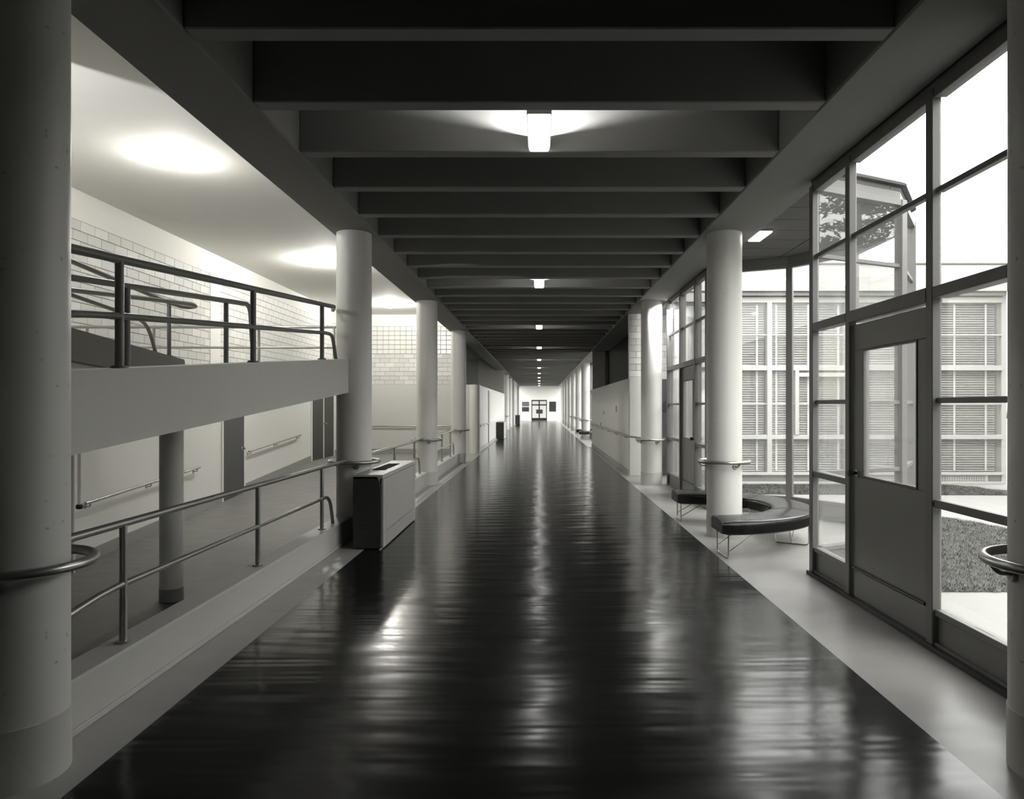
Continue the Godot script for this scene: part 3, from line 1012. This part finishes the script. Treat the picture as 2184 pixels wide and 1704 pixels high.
	for e in [[13.70, 13.76], [14.72, 14.78]]:
		box(dr, "jamb", WALL - 0.02, WALL + 0.03, y1, y1 + 2.16, e[0], e[1], M.plaster, 0.004)
	box(dr, "door_head", WALL - 0.02, WALL + 0.03, y1 + 2.10, y1 + 2.16, 13.70, 14.78, M.plaster, 0.004)
	knob_on(dr, WALL + 0.02, y1 + 1.0, 14.63)
	var d2 := thing("door_2", P(WALL, 0, 20.15), "pair of dark wood-grain doors with a pale meeting strip at the ramp top", "", "", "structure")
	box(d2, "leaf", WALL - 0.02, WALL + 0.02, 0.01, 2.1, 19.15, 20.13, M.wood_door, 0.004)
	box(d2, "leaf", WALL - 0.02, WALL + 0.02, 0.01, 2.1, 20.19, 21.15, M.wood_door, 0.004)
	box(d2, "meeting_strip", WALL - 0.02, WALL + 0.03, 0.01, 2.1, 20.13, 20.19, M.plaster, 0.004)
	for e in [[19.08, 19.15], [21.15, 21.22]]:
		box(d2, "jamb", WALL - 0.02, WALL + 0.03, 0.0, 2.16, e[0], e[1], M.plaster, 0.004)
	box(d2, "door_head", WALL - 0.02, WALL + 0.03, 2.10, 2.16, 19.08, 21.22, M.plaster, 0.004)
	knob_on(d2, WALL + 0.02, 1.0, 20.05)
	knob_on(d2, WALL + 0.02, 1.0, 20.27)

func tile_wall_far(w: Node) -> void:
	# beyond the pilaster the tiles are too small to pick apart: one joined part
	tile_wall(w, func(u, v): return P(WALL + 0.012, v, u), 13.62, BACK, 2.2, 3.99, 0.305, 0.1378, 90, "d")

func knob_on(t: Node, x: float, y: float, d: float) -> void:
	var o := put(t, "handle", lathe([Vector2(0, 0), Vector2(0.03, 0), Vector2(0.03, 0.006), Vector2(0.011, 0.008), Vector2(0.011, 0.035), Vector2(0.027, 0.045), Vector2(0.027, 0.06), Vector2(0, 0.066)], 18), M.chrome, P(x, y, d))
	o.rotation.z = -PI / 2

func build_right_side() -> void:
	var X := 2.47
	# solid wall behind the viewer's right
	var s := thing("wall_right", P(2.57, 0, 0.5), "plain wall at the viewer's right", "", "", "structure")
	box(s, "plaster", X, X + 0.2, 0.0, 4.3, -2.2, 3.56, M.facade_panel, 0.0)
	# glazing nearest the viewer
	var bars := [[0.90, 0.05, 0.08], 1.535, [2.20, 0.07, 0.10], 2.83]
	var n := thing("window_1", P(X, 0, 4.7), "near corridor glazing in painted frames, either side of the half-glazed door", "", "", "structure")
	for d in [3.60, 4.37, 5.53, 6.27]:
		post_at(n, "post", X - 0.02, d, 0.0, 3.46, 0.06, 0.075, M.frame_paint)
	glazed(n, Vector2(X, 3.64), Vector2(X, 4.33), 0.0, 3.46, bars, true, M.frame_paint)
	glazed(n, Vector2(X, 5.57), Vector2(X, 6.23), 0.0, 3.46, bars, true, M.frame_paint)
	panel(n, "transom", Vector2(X, 4.40), Vector2(X, 5.50), 2.15, 2.24, 0.11, M.frame_paint)
	panel(n, "glazing_bar", Vector2(X, 4.40), Vector2(X, 5.50), 2.815, 2.85, 0.045, M.frame_paint)
	panel(n, "head", Vector2(X, 4.40), Vector2(X, 5.50), 3.40, 3.46, 0.08, M.frame_paint)
	panel(n, "pane", Vector2(X, 4.40), Vector2(X, 5.50), 2.24, 2.82, 0.006, M.glass, 0.0)
	panel(n, "pane", Vector2(X, 4.40), Vector2(X, 5.50), 2.84, 3.41, 0.006, M.glass, 0.0)
	panel(n, "sill_plate", Vector2(X, 3.56), Vector2(X, 6.31), 0.0, 0.03, 0.15, M.dark_metal)
	panel(n, "head_fascia", Vector2(X, 3.56), Vector2(X, 6.31), 3.46, 3.54, 0.06, M.frame_paint)
	glass_door("door_3", 4.42, 5.48, X, "grey painted half-glazed door in the near glazing, knob at its far side", false, M.door_paint, M.frame_paint)
	# far glazing, the mirror image about the bay
	var f := thing("window_2", P(X, 0, 11.8), "far corridor glazing beyond the bay, with its own half-glazed door", "", "", "structure")
	for d in [10.22, 10.96, 12.12, 13.30]:
		post_at(f, "post", X, d, 0.0, 3.46, 0.11, 0.075, M.frame_paint)
	glazed(f, Vector2(X, 10.26), Vector2(X, 10.92), 0.0, 3.46, bars, true, M.frame_paint)
	glazed(f, Vector2(X, 12.16), Vector2(X, 13.26), 0.0, 3.46, bars, true, M.frame_paint)
	panel(f, "transom", Vector2(X, 10.99), Vector2(X, 12.09), 2.15, 2.24, 0.11, M.frame_paint)
	panel(f, "glazing_bar", Vector2(X, 10.99), Vector2(X, 12.09), 2.815, 2.85, 0.045, M.frame_paint)
	panel(f, "head", Vector2(X, 10.99), Vector2(X, 12.09), 3.40, 3.46, 0.08, M.frame_paint)
	panel(f, "pane", Vector2(X, 10.99), Vector2(X, 12.09), 2.24, 2.82, 0.006, M.glass, 0.0)
	panel(f, "pane", Vector2(X, 10.99), Vector2(X, 12.09), 2.84, 3.41, 0.006, M.glass, 0.0)
	panel(f, "head_fascia", Vector2(X, 10.18), Vector2(X, 13.34), 3.46, 3.54, 0.06, M.frame_paint)
	glass_door("door_4", 11.01, 12.07, X, "pale half-glazed door in the far glazing, beside the second bench end", true, M.door_paint, M.frame_paint)
	# small lobby beyond the far glazing
	var l := thing("window_3", P(2.85, 0, 13.3), "narrow lobby glazing between far window and tiled wall", "", "", "structure")
	glazed(l, Vector2(X + 0.06, 13.30), Vector2(3.2, 13.30), 0.0, 3.46, [[0.90, 0.05, 0.08], [2.20, 0.07, 0.1]], true, M.frame_paint)
	post_at(l, "post", 3.22, 13.30, 0.0, 3.46, 0.07, 0.07, M.frame_paint)
	glazed(l, Vector2(3.22, 13.35), Vector2(3.22, 14.4), 0.0, 3.46, [[0.90, 0.05, 0.08], [2.20, 0.07, 0.1]], true, M.frame_paint)
	box(l, "lobby_roof", X - 0.04, 3.3, 3.46, 3.62, 13.2, 15.3, M.facade_paint, 0.0)
	# the glazed bay
	var o := bay_outline()
	var b := thing("window_4", P(3.3, 0, 8.25), "many-sided glazed bay projecting into the court around the bench", "", "", "structure")
	for k in 5:
		var p: Vector2 = o[k]
		var q: Vector2 = o[k + 1]
		var e := (q - p).normalized() * 0.04
		glazed(b, p + e, q - e, 0.0, 3.47, [[0.90, 0.04, 0.05], 1.535, 2.84] if k < 2 else [], true, M.frame_paint)
		panel(b, "roof_fascia", p, q, 3.47, 3.60, 0.05, M.frame_paint, 0.003, 0.03 if k < 9 else 0.0)
		panel(b, "roof_edge", p, q, 3.60, 3.63, 0.10, M.dark_metal, 0.003)
	for k in range(1, 5):
		var p: Vector2 = o[k]
		var turn := atan2(p.y - 8.245, p.x - 2.47)
		post_at(b, "post", p.x, p.y, 0.0, 3.47, 0.085, 0.085, M.frame_paint, turn)
	# wall facing the viewer at the end of the glazing, then the corridor wall
	var w := thing("wall_right", P(2.07, 0, 20), "pale corridor partition past the glazing, added unlit void above for the black upper wall, tiled end face", "", "", "structure")
	box(w, "core", 1.955, 3.3, -0.1, 4.1, 15.225, 15.45, M.plaster, 0.0)
	box(w, "long_core", 1.955, 2.12, -0.1, 2.1, 15.45, 25.8, M.plaster, 0.004)
	box(w, "end_dado", 1.94, 3.3, 0.0, 2.13, 15.2, 15.23, M.dado, 0.004)
	box(w, "mortar_bed", 1.945, 3.3, 2.13, BEAM, 15.212, 15.226, M.mortar, 0.0)
	tile_wall(w, func(u, v): return P(u, v, 15.204), 1.94, 3.2, 2.13, 3.49, 0.305, 0.1378, 300, "x")
	box(w, "lower_panel", 1.935, 1.957, 0.0, 2.1, 15.2, 25.8, M.dado, 0.004)
	# added unlit room: its shade stands in for the dark upper wall
	box(w, "added_room_side", 3.2, 3.3, -0.1, 4.1, 15.45, 17.8, M.room_wall, 0.0)
	box(w, "added_room_front", 3.2, 8.0, -0.1, 4.1, 17.75, 17.85, M.room_wall, 0.0)
	box(w, "added_room_back", 8.0, 8.1, -0.1, 4.1, 17.8, 25.8, M.room_wall, 0.0)
	box(w, "added_room_end", 1.955, 8.1, -0.1, 4.1, 25.8, 25.9, M.room_wall, 0.0)
	box(w, "room_floor", 2.12, 8.1, -0.2, -0.1, 15.45, 25.8, M.room_wall, 0.0)
	box(w, "added_room_ceiling", 2.43, 8.1, 4.1, 4.3, 15.2, 25.9, M.room_wall, 0.0)
	box(w, "cove_base", 1.92, 1.94, 0.0, 0.12, 15.2, 25.8, M.base_cove, 0.004)
	var rl := thing("wall_handrail", P(1.86, 0.86, 15.0), "straight pipe handrail along the pale right-hand corridor wall", "handrail")
	tube(rl, "rail", soft([P(2.05, 0.86, 13.75), P(1.95, 0.86, 14.6), P(1.865, 0.86, 15.1), P(1.865, 0.86, 25.6)], 0.4), 0.02, M.rail_metal)
	for k in 6:
		tube(rl, "bracket", [P(1.865, 0.85, 15.6 + k * 1.9), P(1.935, 0.79, 15.6 + k * 1.9)], 0.009, M.rail_metal, 8)
	for e in [[17.6, 1.35, 0.16], [21.0, 1.25, 0.11], [22.0, 0.9, 0.08]]:
		box(w, "wall_plate", 1.925, 1.936, e[1], e[1] + e[2], e[0], e[0] + 0.09, M.dark_metal, 0.003)
	var d := thing("door_5", P(2.75, 0, 15.2), "dark flush door with a round window behind the second white column", "", "", "structure")
	box(d, "leaf", 2.36, 3.14, 0.02, 2.08, 15.16, 15.205, M.flush_door, 0.004)
	box(d, "jamb", 2.30, 2.36, 0.0, 2.14, 15.15, 15.21, M.dado, 0.004)
	box(d, "jamb", 3.14, 3.20, 0.0, 2.14, 15.15, 15.21, M.dado, 0.004)
	box(d, "door_head", 2.30, 3.20, 2.08, 2.14, 15.15, 15.21, M.dado, 0.004)
	var ro := put(d, "round_window", cylinder(0.125, 0.12, 0.03, 32), M.board_black, P(2.75, 1.48, 15.165))
	ro.rotation.x = PI / 2

func build_far_corridor() -> void:
	var w := thing("wall_left", P(-1.95, 0, 31), "pale corridor partition past the ramp hall with an added unlit void above for the black upper wall", "", "", "structure")
	box(w, "core", -2.12, -1.96, -0.1, 2.18, BACK + 0.2, 39.5, M.plaster, 0.004)
	# added unlit room here too, so the wall above the partition turns black
	box(w, "added_room_back", -7.1, -7.0, -0.1, 4.1, BACK + 0.2, 39.5, M.room_wall, 0.0)
	box(w, "added_room_front", -7.1, -6.2, -0.1, 4.1, BACK + 0.1, BACK + 0.2, M.room_wall, 0.0)
	box(w, "added_room_end", -7.1, -3.4, -0.1, 4.1, 39.3, 39.5, M.room_wall, 0.0)
	box(w, "room_floor", -7.1, -2.12, -0.2, -0.1, BACK + 0.2, 39.5, M.room_wall, 0.0)
	box(w, "added_room_ceiling", -7.1, -2.4, 4.1, 4.3, BACK + 0.2, 39.5, M.room_wall, 0.0)
	box(w, "lower_panel", -1.962, -1.94, 0.0, 2.18, BACK, 39.5, M.dado, 0.004)
	box(w, "cove_base", -1.94, -1.925, 0.0, 0.12, BACK, 39.5, M.base_cove, 0.004)
	put(w, "corner_shaft", cylinder(0.18, 0.18, 2.18, 32), M.column_paint, P(-2.06, 0.0, BACK + 0.1))
	var lh := thing("wall_handrail", P(-1.87, 0.87, BACK), "far pipe handrail on the left corridor wall past the dark corner", "handrail")
	tube(lh, "rail", [P(-1.87, 0.87, BACK + 0.1), P(-1.87, 0.87, 26.6)], 0.02, M.rail_metal)
	for k in 3:
		tube(lh, "bracket", [P(-1.87, 0.86, BACK + 0.6 + k * 1.6), P(-1.938, 0.80, BACK + 0.6 + k * 1.6)], 0.009, M.rail_metal, 8)
	box(w, "door_edge", -1.94, -1.92, 0.0, 2.1, 26.75, 27.05, M.wood_door, 0.006)
	box(w, "display_panel", -1.94, -1.93, 0.85, 2.05, 27.6, 38.9, M.white_ceiling, 0.004)
	# recess with the two far columns, then pale wall to the end
	var r := thing("wall_left", P(-2.9, 0, 55), "pale far wall at the left with a shallow recess behind two columns", "", "", "structure")
	box(r, "recess_back", -3.4, -3.2, -0.1, 4.1, 39.5, 55.0, M.dado, 0.0)
	box(r, "recess_end", -3.4, -2.0, -0.1, 4.1, 55.0, 55.2, M.dado, 0.0)
	box(r, "recess_start", -3.4, -1.96, -0.1, 4.1, 39.3, 39.5, M.dado, 0.0)
	box(r, "recess_floor", -3.4, -2.35, -0.12, -0.001, 39.5, 55.0, M.pale_linoleum, 0.0)
	box(r, "recess_ceiling", -3.4, -2.4, BEAM, 4.1, 39.5, 55.0, M.concrete, 0.0)
	box(r, "lower_panel", -2.0, -1.95, 0.0, 2.18, 55.0, 62.0, M.dado, 0.004)
	box(r, "upper_panel", -2.0, -1.952, 2.18, BEAM, 55.0, 62.0, M.dado, 0.0)
	for k in 3:
		box(r, "door_leaf", -1.955, -1.93, 0.02, 2.05, 56.0 + k * 2.0, 56.9 + k * 2.0, M.dado, 0.004)
	# the end wall with doors and notice boards
	var e := thing("wall_end", P(0, 0, END), "bright white wall closing the far end of the corridor", "", "", "structure")
	box(e, "plaster", -2.4, 2.6, -0.1, 4.3, END, END + 0.2, M.white_ceiling, 0.0)
	var d := thing("door_6", P(0, 0, END), "glazed double door in the bright end wall", "", "", "structure")
	box(d, "frame", -0.78, 0.78, 0.02, 2.12, END - 0.03, END, M.dark_metal, 0.01)
	for s in [[-0.70, -0.06], [0.06, 0.70]]:
		box(d, "door_glass", s[0], s[1], 0.3, 1.55, END - 0.045, END - 0.03, M.dado, 0.004)
		box(d, "transom_glass", s[0], s[1], 1.68, 2.0, END - 0.045, END - 0.03, M.dado, 0.004)
	box(d, "push_bar", -0.3, 0.35, 0.75, 1.15, END - 0.07, END - 0.045, M.board_black, 0.01)
	tag(box(self, "notice_board", -1.74, -1.04, 1.48, 1.93, END - 0.06, END - 0.006, M.board_grey, 0.01), "upper of two grey notice boards left of the far doors", "board", "notice boards on the end wall")
	tag(box(self, "notice_board", -1.74, -1.04, 0.95, 1.40, END - 0.06, END - 0.006, M.board_black, 0.01), "lower of two dark notice boards left of the far doors", "board", "notice boards on the end wall")
	tag(box(self, "notice_board", 1.02, 1.70, 0.95, 1.95, END - 0.06, END - 0.006, M.board_black, 0.01), "tall black notice board right of the far doors", "board", "notice boards on the end wall")
	# long run of windows on the right, and one added on the left to daylight the end wall
	var g := thing("window_5", P(2.47, 0, 48), "long run of far windows along the right side", "", "", "structure")
	var dd := 25.8
	while dd < END - 0.5:
		var nx: float = minf(dd + 2.6, END - 0.02)
		post_at(g, "post", 2.47, dd, 0.0, 3.46, 0.11, 0.09, M.frame_paint)
		glazed(g, Vector2(2.47, dd + 0.05), Vector2(2.47, nx - 0.05), 0.0, 3.46, [[0.90, 0.05, 0.08], [2.20, 0.07, 0.10]], true, M.frame_paint)
		dd = nx
	box(g, "head_fascia", 2.42, 2.56, 3.46, 3.56, 25.8, END, M.frame_paint, 0.0)
	var g2 := thing("window_6", P(-2.0, 0, 66), "added short run of windows at the left to light the end wall", "", "", "structure")
	dd = 62.0
	while dd < END - 0.5:
		var nx: float = minf(dd + 3.0, END - 0.02)
		post_at(g2, "post", -2.0, dd, 0.0, 3.46, 0.11, 0.09, M.frame_paint)
		glazed(g2, Vector2(-2.0, dd + 0.05), Vector2(-2.0, nx - 0.05), 0.0, 3.5, [[0.90, 0.05, 0.08]], true, M.frame_paint)
		dd = nx

func build_outside() -> void:
	var gy := -0.10
	var g := thing("ground", P(10, gy, 10), "pale paved court outside the glazing", "", "", "structure")
	var hole := [Vector2(2.55, -12), Vector2(60, -12), Vector2(60, 90), Vector2(2.55, 90), Vector2(2.55, 10.3), Vector2(3.55, 9.8), Vector2(4.1, 8.97), Vector2(4.1, 7.52), Vector2(3.55, 6.68), Vector2(2.55, 6.2)]
	prism(g, "paving", hole, gy - 0.3, gy, M.paving)
	box(g, "far_court", -60, -2.6, gy - 0.3, gy, 58, 90, M.paving, 0.0)
	# lawns: soil beds with blades
	var lawns := [
		[[Vector2(2.75, 6.05), Vector2(9.4, 6.05), Vector2(9.4, 7.4), Vector2(6.1, 8.6), Vector2(5.9, 9.6), Vector2(5.6, 10.25), Vector2(4.3, 10.6), Vector2(3.4, 10.5), Vector2(4.25, 9.0), Vector2(4.25, 7.4), Vector2(3.6, 6.5)], "rough grass lawn outside the near glazing", 42000],
		[[Vector2(3.4, 12.75), Vector2(9.4, 12.55), Vector2(8.2, 14.1), Vector2(3.4, 14.2)], "strip of thin grass at the foot of the blinds", 9000]]
	for L in lawns:
		var t := thing("lawn", P(L[0][0].x, gy, L[0][0].y), L[1], "grass", "", "stuff")
		prism(t, "soil", L[0], gy, gy + 0.012, M.soil)
		var blade := blade_mesh()
		var mm := MultiMesh.new()
		mm.transform_format = MultiMesh.TRANSFORM_3D
		mm.use_colors = true
		mm.mesh = blade
		var spots := []
		var poly := PackedVector2Array(L[0])
		var lo := Vector2(1e9, 1e9)
		var hi := -lo
		for p in poly:
			lo = lo.min(p)
			hi = hi.max(p)
		hi.x = minf(hi.x, 8.5)
		while spots.size() < L[2]:
			var p := Vector2(rng.randf_range(lo.x, hi.x), rng.randf_range(lo.y, hi.y))
			if Geometry2D.is_point_in_polygon(p, poly):
				spots.append(p)
		mm.instance_count = spots.size()
		for k in spots.size():
			var sc := rng.randf_range(0.6, 1.3)
			var bs := Basis(Vector3.UP, rng.randf() * TAU).scaled(Vector3(sc, sc * rng.randf_range(0.6, 1.2), sc))
			mm.set_instance_transform(k, Transform3D(bs, P(spots[k].x, gy + 0.01, spots[k].y) - t.position))
			var v := rng.randf_range(0.35, 1.5)
			mm.set_instance_color(k, Color(v, v, v * 0.95))
		var mi := MultiMeshInstance3D.new()
		mi.name = "blades"
		mi.multimesh = mm
		mi.material_override = M.grass
		mi.set_meta("kind", "stuff")
		t.add_child(mi)
	classroom()
	for e in [[16.3, 3.1, 9.4, "conifer behind the side wing, mirrored in the bay's glass"]]:
		conifer(e[0], e[1], e[2], e[3])

func blade_mesh() -> ArrayMesh:
	var st := SurfaceTool.new()
	st.begin(Mesh.PRIMITIVE_TRIANGLES)
	var r := RandomNumberGenerator.new()
	r.seed = 3
	for k in 7:
		var a := r.randf() * TAU
		var b := Vector3(cos(a), 0, sin(a))
		var o := Vector3(r.randf_range(-0.04, 0.04), 0, r.randf_range(-0.04, 0.04))
		var h := r.randf_range(0.02, 0.045)
		var side := Vector3(-b.z, 0, b.x) * 0.004
		var tip := o + b * r.randf_range(0.015, 0.05) + Vector3.UP * h
		st.set_color(Color(1, 1, 1))
		tri(st, o - side, o + side, tip, (b * 0.4 + Vector3.UP).normalized())
	return st.commit()

func classroom() -> void:
	wing(3.3, 9.52, [3.33, 4.72, 6.31, 7.90, 9.50], [[3.86, 4.50], [4.90, 5.56, 6.18], [6.75, 7.40], [8.58, 9.23]], "low classroom wing across the court, its windows full of slatted blinds", false)
	# the wing along the right side of the court, mostly outside the frame: built as the first one and turned
	wing(-14.3, 12.0, [], [], "side wing of the court meeting the classroom wing at the right edge", true)

func wing(x0: float, x1: float, edges: Array, tapes: Array, label: String, side: bool) -> void:
	var D := 14.45
	var gy := -0.1
	var t := thing("classroom_wing", P((x0 + x1) / 2, gy, D), label, "building")
	if side:
		for k in 17:
			edges.append(x0 + 0.05 + k * 1.59)
			tapes.append([x0 + 0.05 + k * 1.59 + 0.5, x0 + 0.05 + k * 1.59 + 1.1])
		tapes.pop_back()
	box(t, "base_wall", x0, x1, gy, 0.10, D + 0.02, D + 0.2, M.facade_panel, 0.004)
	box(t, "footing", x0, x1, gy, gy + 0.05, D - 0.04, D + 0.02, M.facade_paint, 0.006)
	box(t, "window_sill", x0, x1, 0.085, 0.14, D - 0.06, D + 0.05, M.facade_paint, 0.006)
	box(t, "head_board", x0, x1, 3.62, 3.74, D - 0.03, D + 0.2, M.facade_paint, 0.006)
	box(t, "eave_board", x0, x1, 3.75, 3.83, D - 0.14, D + 0.2, M.facade_panel, 0.006)
	box(t, "fascia", x0 - 0.4, x1, 3.83, 4.37, D - 0.22, D + 0.2, M.facade_paint, 0.006)
	box(t, "roof_edge", x0 - 0.4, x1, 4.37, 4.40, D - 0.26, D + 3.2, M.facade_panel, 0.004)
	box(t, "back_wall", x0, x1, gy, 4.3, D + 3.0, D + 3.1, M.room_wall, 0.0)
	box(t, "room_floor", x0, x1, gy - 0.05, gy, D + 0.2, D + 3.0, M.room_wall, 0.0)
	box(t, "side_wall", x0 - 0.08, x0 + 0.02, gy, 4.3, D, D + 3.0, M.facade_paint, 0.0)
	box(t, "side_wall", x1 - 0.02, x1 + 0.08, gy, 4.3, D, D + 3.0, M.facade_paint, 0.0)
	if not side:
		# lattice vent in the base wall, between two stops
		var v := box(t, "vent_panel", 6.7, 9.18, -0.07, 0.075, D + 0.005, D + 0.021, M.facade_panel, 0.0)
		for k in 50:
			box(v, "lattice_bar", 6.7 + k * 0.05, 6.715 + k * 0.05, -0.07, 0.075, D - 0.006, D + 0.004, M.facade_paint, 0.0)
		for k in 4:
			box(v, "lattice_bar", 6.7, 9.18, -0.06 + k * 0.04, -0.048 + k * 0.04, D - 0.006, D + 0.004, M.facade_paint, 0.0)
		for x in [6.66, 9.16]:
			box(v, "vent_stop", x, x + 0.05, -0.08, 0.085, D - 0.02, D + 0.01, M.facade_paint, 0.004)
	for k in edges.size() - 1:
		var a: float = edges[k]
		var b: float = edges[k + 1]
		var st := SurfaceTool.new()
		st.begin(Mesh.PRIMITIVE_TRIANGLES)
		var add := func(px0: float, px1: float, py0: float, py1: float, pd0: float, pd1: float) -> void:
			st.append_from(box_mesh(px1 - px0, py1 - py0, pd1 - pd0, 0.004), 0, Transform3D(Basis(), P((px0 + px1) / 2, (py0 + py1) / 2, (pd0 + pd1) / 2) - t.position))
		add.call(a - 0.05, a + 0.05, 0.10, 3.63, D - 0.05, D + 0.08)
		add.call(a, b, 2.23, 2.33, D - 0.04, D + 0.06)
		add.call(a, b, 0.82, 0.91, D - 0.04, D + 0.06)
		add.call(a, b, 2.945, 2.975, D - 0.01, D + 0.03)
		add.call(a, b, 1.53, 1.56, D - 0.01, D + 0.03)
		if k == 1 and not side:
			add.call(a + 0.52, a + 0.60, 0.91, 2.23, D - 0.06, D + 0.06)
			add.call(a + 0.58, b, 2.10, 2.18, D - 0.05, D + 0.05)
		var win := put(t, "window", st.commit(), M.facade_paint)
		box(win, "pane", a + 0.05, b - 0.05, 0.14, 3.62, D + 0.01, D + 0.016, M.old_glass, 0.0)
		# slats: each one real, too fine to pick apart
		var sl := SurfaceTool.new()
		sl.begin(Mesh.PRIMITIVE_TRIANGLES)
		var y := 0.17
		while y < 3.58:
			var tilt := 0.62 + rng.randf_range(-0.10, 0.10)
			var sag := rng.randf_range(-0.006, 0.006)
			var bs := Basis(Vector3.RIGHT, tilt) * Basis(Vector3.BACK, sag / 1.4)
			sl.append_from(box_mesh(b - a - 0.14, 0.0035, 0.05, 0.0), 0, Transform3D(bs, P((a + b) / 2, y, D + 0.12) - origin_of(win)))
			y += 0.0485
		put(win, "blind_slats", sl.commit(), M.slat).set_meta("kind", "stuff")
		for x in tapes[k]:
			box(win, "blind_tape", x - 0.02, x + 0.02, 0.16, 3.60, D + 0.086, D + 0.09, M.tape, 0.0)
	if side:
		t.rotation.y = -PI / 2
		t.position = P(9.80, gy, 14.0 - (x1 - x0) / 2)

func conifer(x: float, d: float, h: float, label: String) -> void:
	var t := thing("conifer", P(x, -0.1, d), label, "tree", "conifers across the court")
	put(t, "trunk", cylinder(0.20, 0.03, h, 14), M.bark, t.position)
	var st := SurfaceTool.new()
	st.begin(Mesh.PRIMITIVE_TRIANGLES)
	var wood := SurfaceTool.new()
	wood.begin(Mesh.PRIMITIVE_TRIANGLES)
	var r := RandomNumberGenerator.new()
	r.seed = int(x * 100)
	for k in 60:
		var s := float(k) / 60
		var y := lerpf(2.6, h - 0.2, s)
		var reach := lerpf(2.6, 0.4, s) * r.randf_range(0.6, 1.1)
		var a := k * 2.4 + r.randf_range(-0.4, 0.4)
		var dir := Vector3(cos(a), r.randf_range(-0.12, 0.16), sin(a))
		wood.append_from(tube_mesh([Vector3(0, y, 0), Vector3(0, y, 0) + dir * reach * 0.5, Vector3(0, y - 0.05, 0) + dir * reach], 0.025, 6), 0, Transform3D())
		for j in 90:
			var u := pow(r.randf(), 0.7)
			var p := Vector3(0, y, 0) + dir * reach * u + Vector3(r.randf_range(-0.3, 0.3), r.randf_range(-0.16, 0.1), r.randf_range(-0.3, 0.3)) * (0.4 + u)
			var q := Vector3(r.randf_range(-1, 1), r.randf_range(-0.5, 0.5), r.randf_range(-1, 1)).normalized()
			var sd := q.cross(Vector3.UP).normalized() * 0.07
			tri(st, p - sd, p + sd, p + q * 0.24, Vector3.UP)
	put(t, "branches", wood.commit(), M.bark)
	put(t, "foliage", st.commit(), M.needles).set_meta("kind", "stuff")

func build_lamps() -> void:
	var words := ["nearest", "second", "third", "fourth", "fifth", "sixth", "seventh", "eighth", "ninth", "tenth", "last"]
	for k in 11:
		var d := 4.855 + 6.335 * k
		if d > 70: break
		trough_lamp(-0.083, 0.083, d, d + 0.65, 3.485, 0.3, "%s boxed fluorescent lamp between the corridor joists" % words[k])
	trough_lamp(2.56, 2.72, 8.17, 8.65, 3.52, 0.5, "small bright lamp box on the bay's grey ceiling", false)
	globe_lamp(-4.23, 8.18, 4.4, 2.6, "ceiling globe above the landing railing, the largest bright spot")
	globe_lamp(-4.23, 14.0, 4.4, 9.0, "ceiling globe just left of the column behind the cabinet")
	globe_lamp(-4.23, 19.9, 4.4, 9.5, "ceiling globe nearest the glass block band")
	uplight(Vector3(-5.3, 3.3, -4.45), Vector3(-4.0, 4.4, -6.7), 9.0)

func spot_head() -> void:
	var at := P(2.40, 3.49, 13.05)
	var t := thing("ceiling_spotlight", at, "small white spotlight head under the beam beside the second white column", "lamp")
	tube(t, "stem", [at, at + Vector3(0, -0.06, 0)], 0.012, M.lamp_metal, 10)
	var from := at + Vector3(0, -0.12, 0)
	var aim := Basis.looking_at(P(1.95, 1.5, 15.2) - from)
	var turn := aim * Basis(Vector3.RIGHT, PI / 2)
	var head := put(t, "head", lathe([Vector2(0.0, 0.07), Vector2(0.045, 0.07), Vector2(0.06, 0.02), Vector2(0.06, -0.06), Vector2(0.055, -0.06), Vector2(0.05, 0.0), Vector2(0.0, 0.01)], 24), M.plaster, from)
	head.basis = turn
	var lens := put(t, "lens", lathe([Vector2(0.0, -0.035), Vector2(0.054, -0.035), Vector2(0.054, -0.028), Vector2(0.0, -0.028)], 24), M.lens_glow, from)
	lens.basis = turn
	var l := SpotLight3D.new()
	l.name = "spotlight_beam"
	t.add_child(l)
	l.position = from - at + aim * Vector3(0, 0, -0.075)
	l.basis = aim
	l.light_energy = 6.0
	l.light_size = 0.05
	l.spot_angle = 62.0
	l.spot_angle_attenuation = 0.8
	l.spot_range = 60.0
	l.spot_attenuation = 2.0
	l.shadow_enabled = true

func build_furniture() -> void:
	spot_head()
	bench(1.78, D1 + BAY, "curved black leather bench around the nearest white column")
	bench(1.78, 32.6, "small far curved bench around the first far column", false)
	radiator(-1.945, -1.63, 7.35, 9.30, "grey convector cabinet with rounded end beside the parapet column")
	radiator(-1.915, -1.58, 31.7, 33.6, "far dark convector cabinet against the bright left wall", false)
	radiator(-1.90, -1.56, 57.0, 58.9, "farthest tiny convector cabinet at the left near the end wall", false)
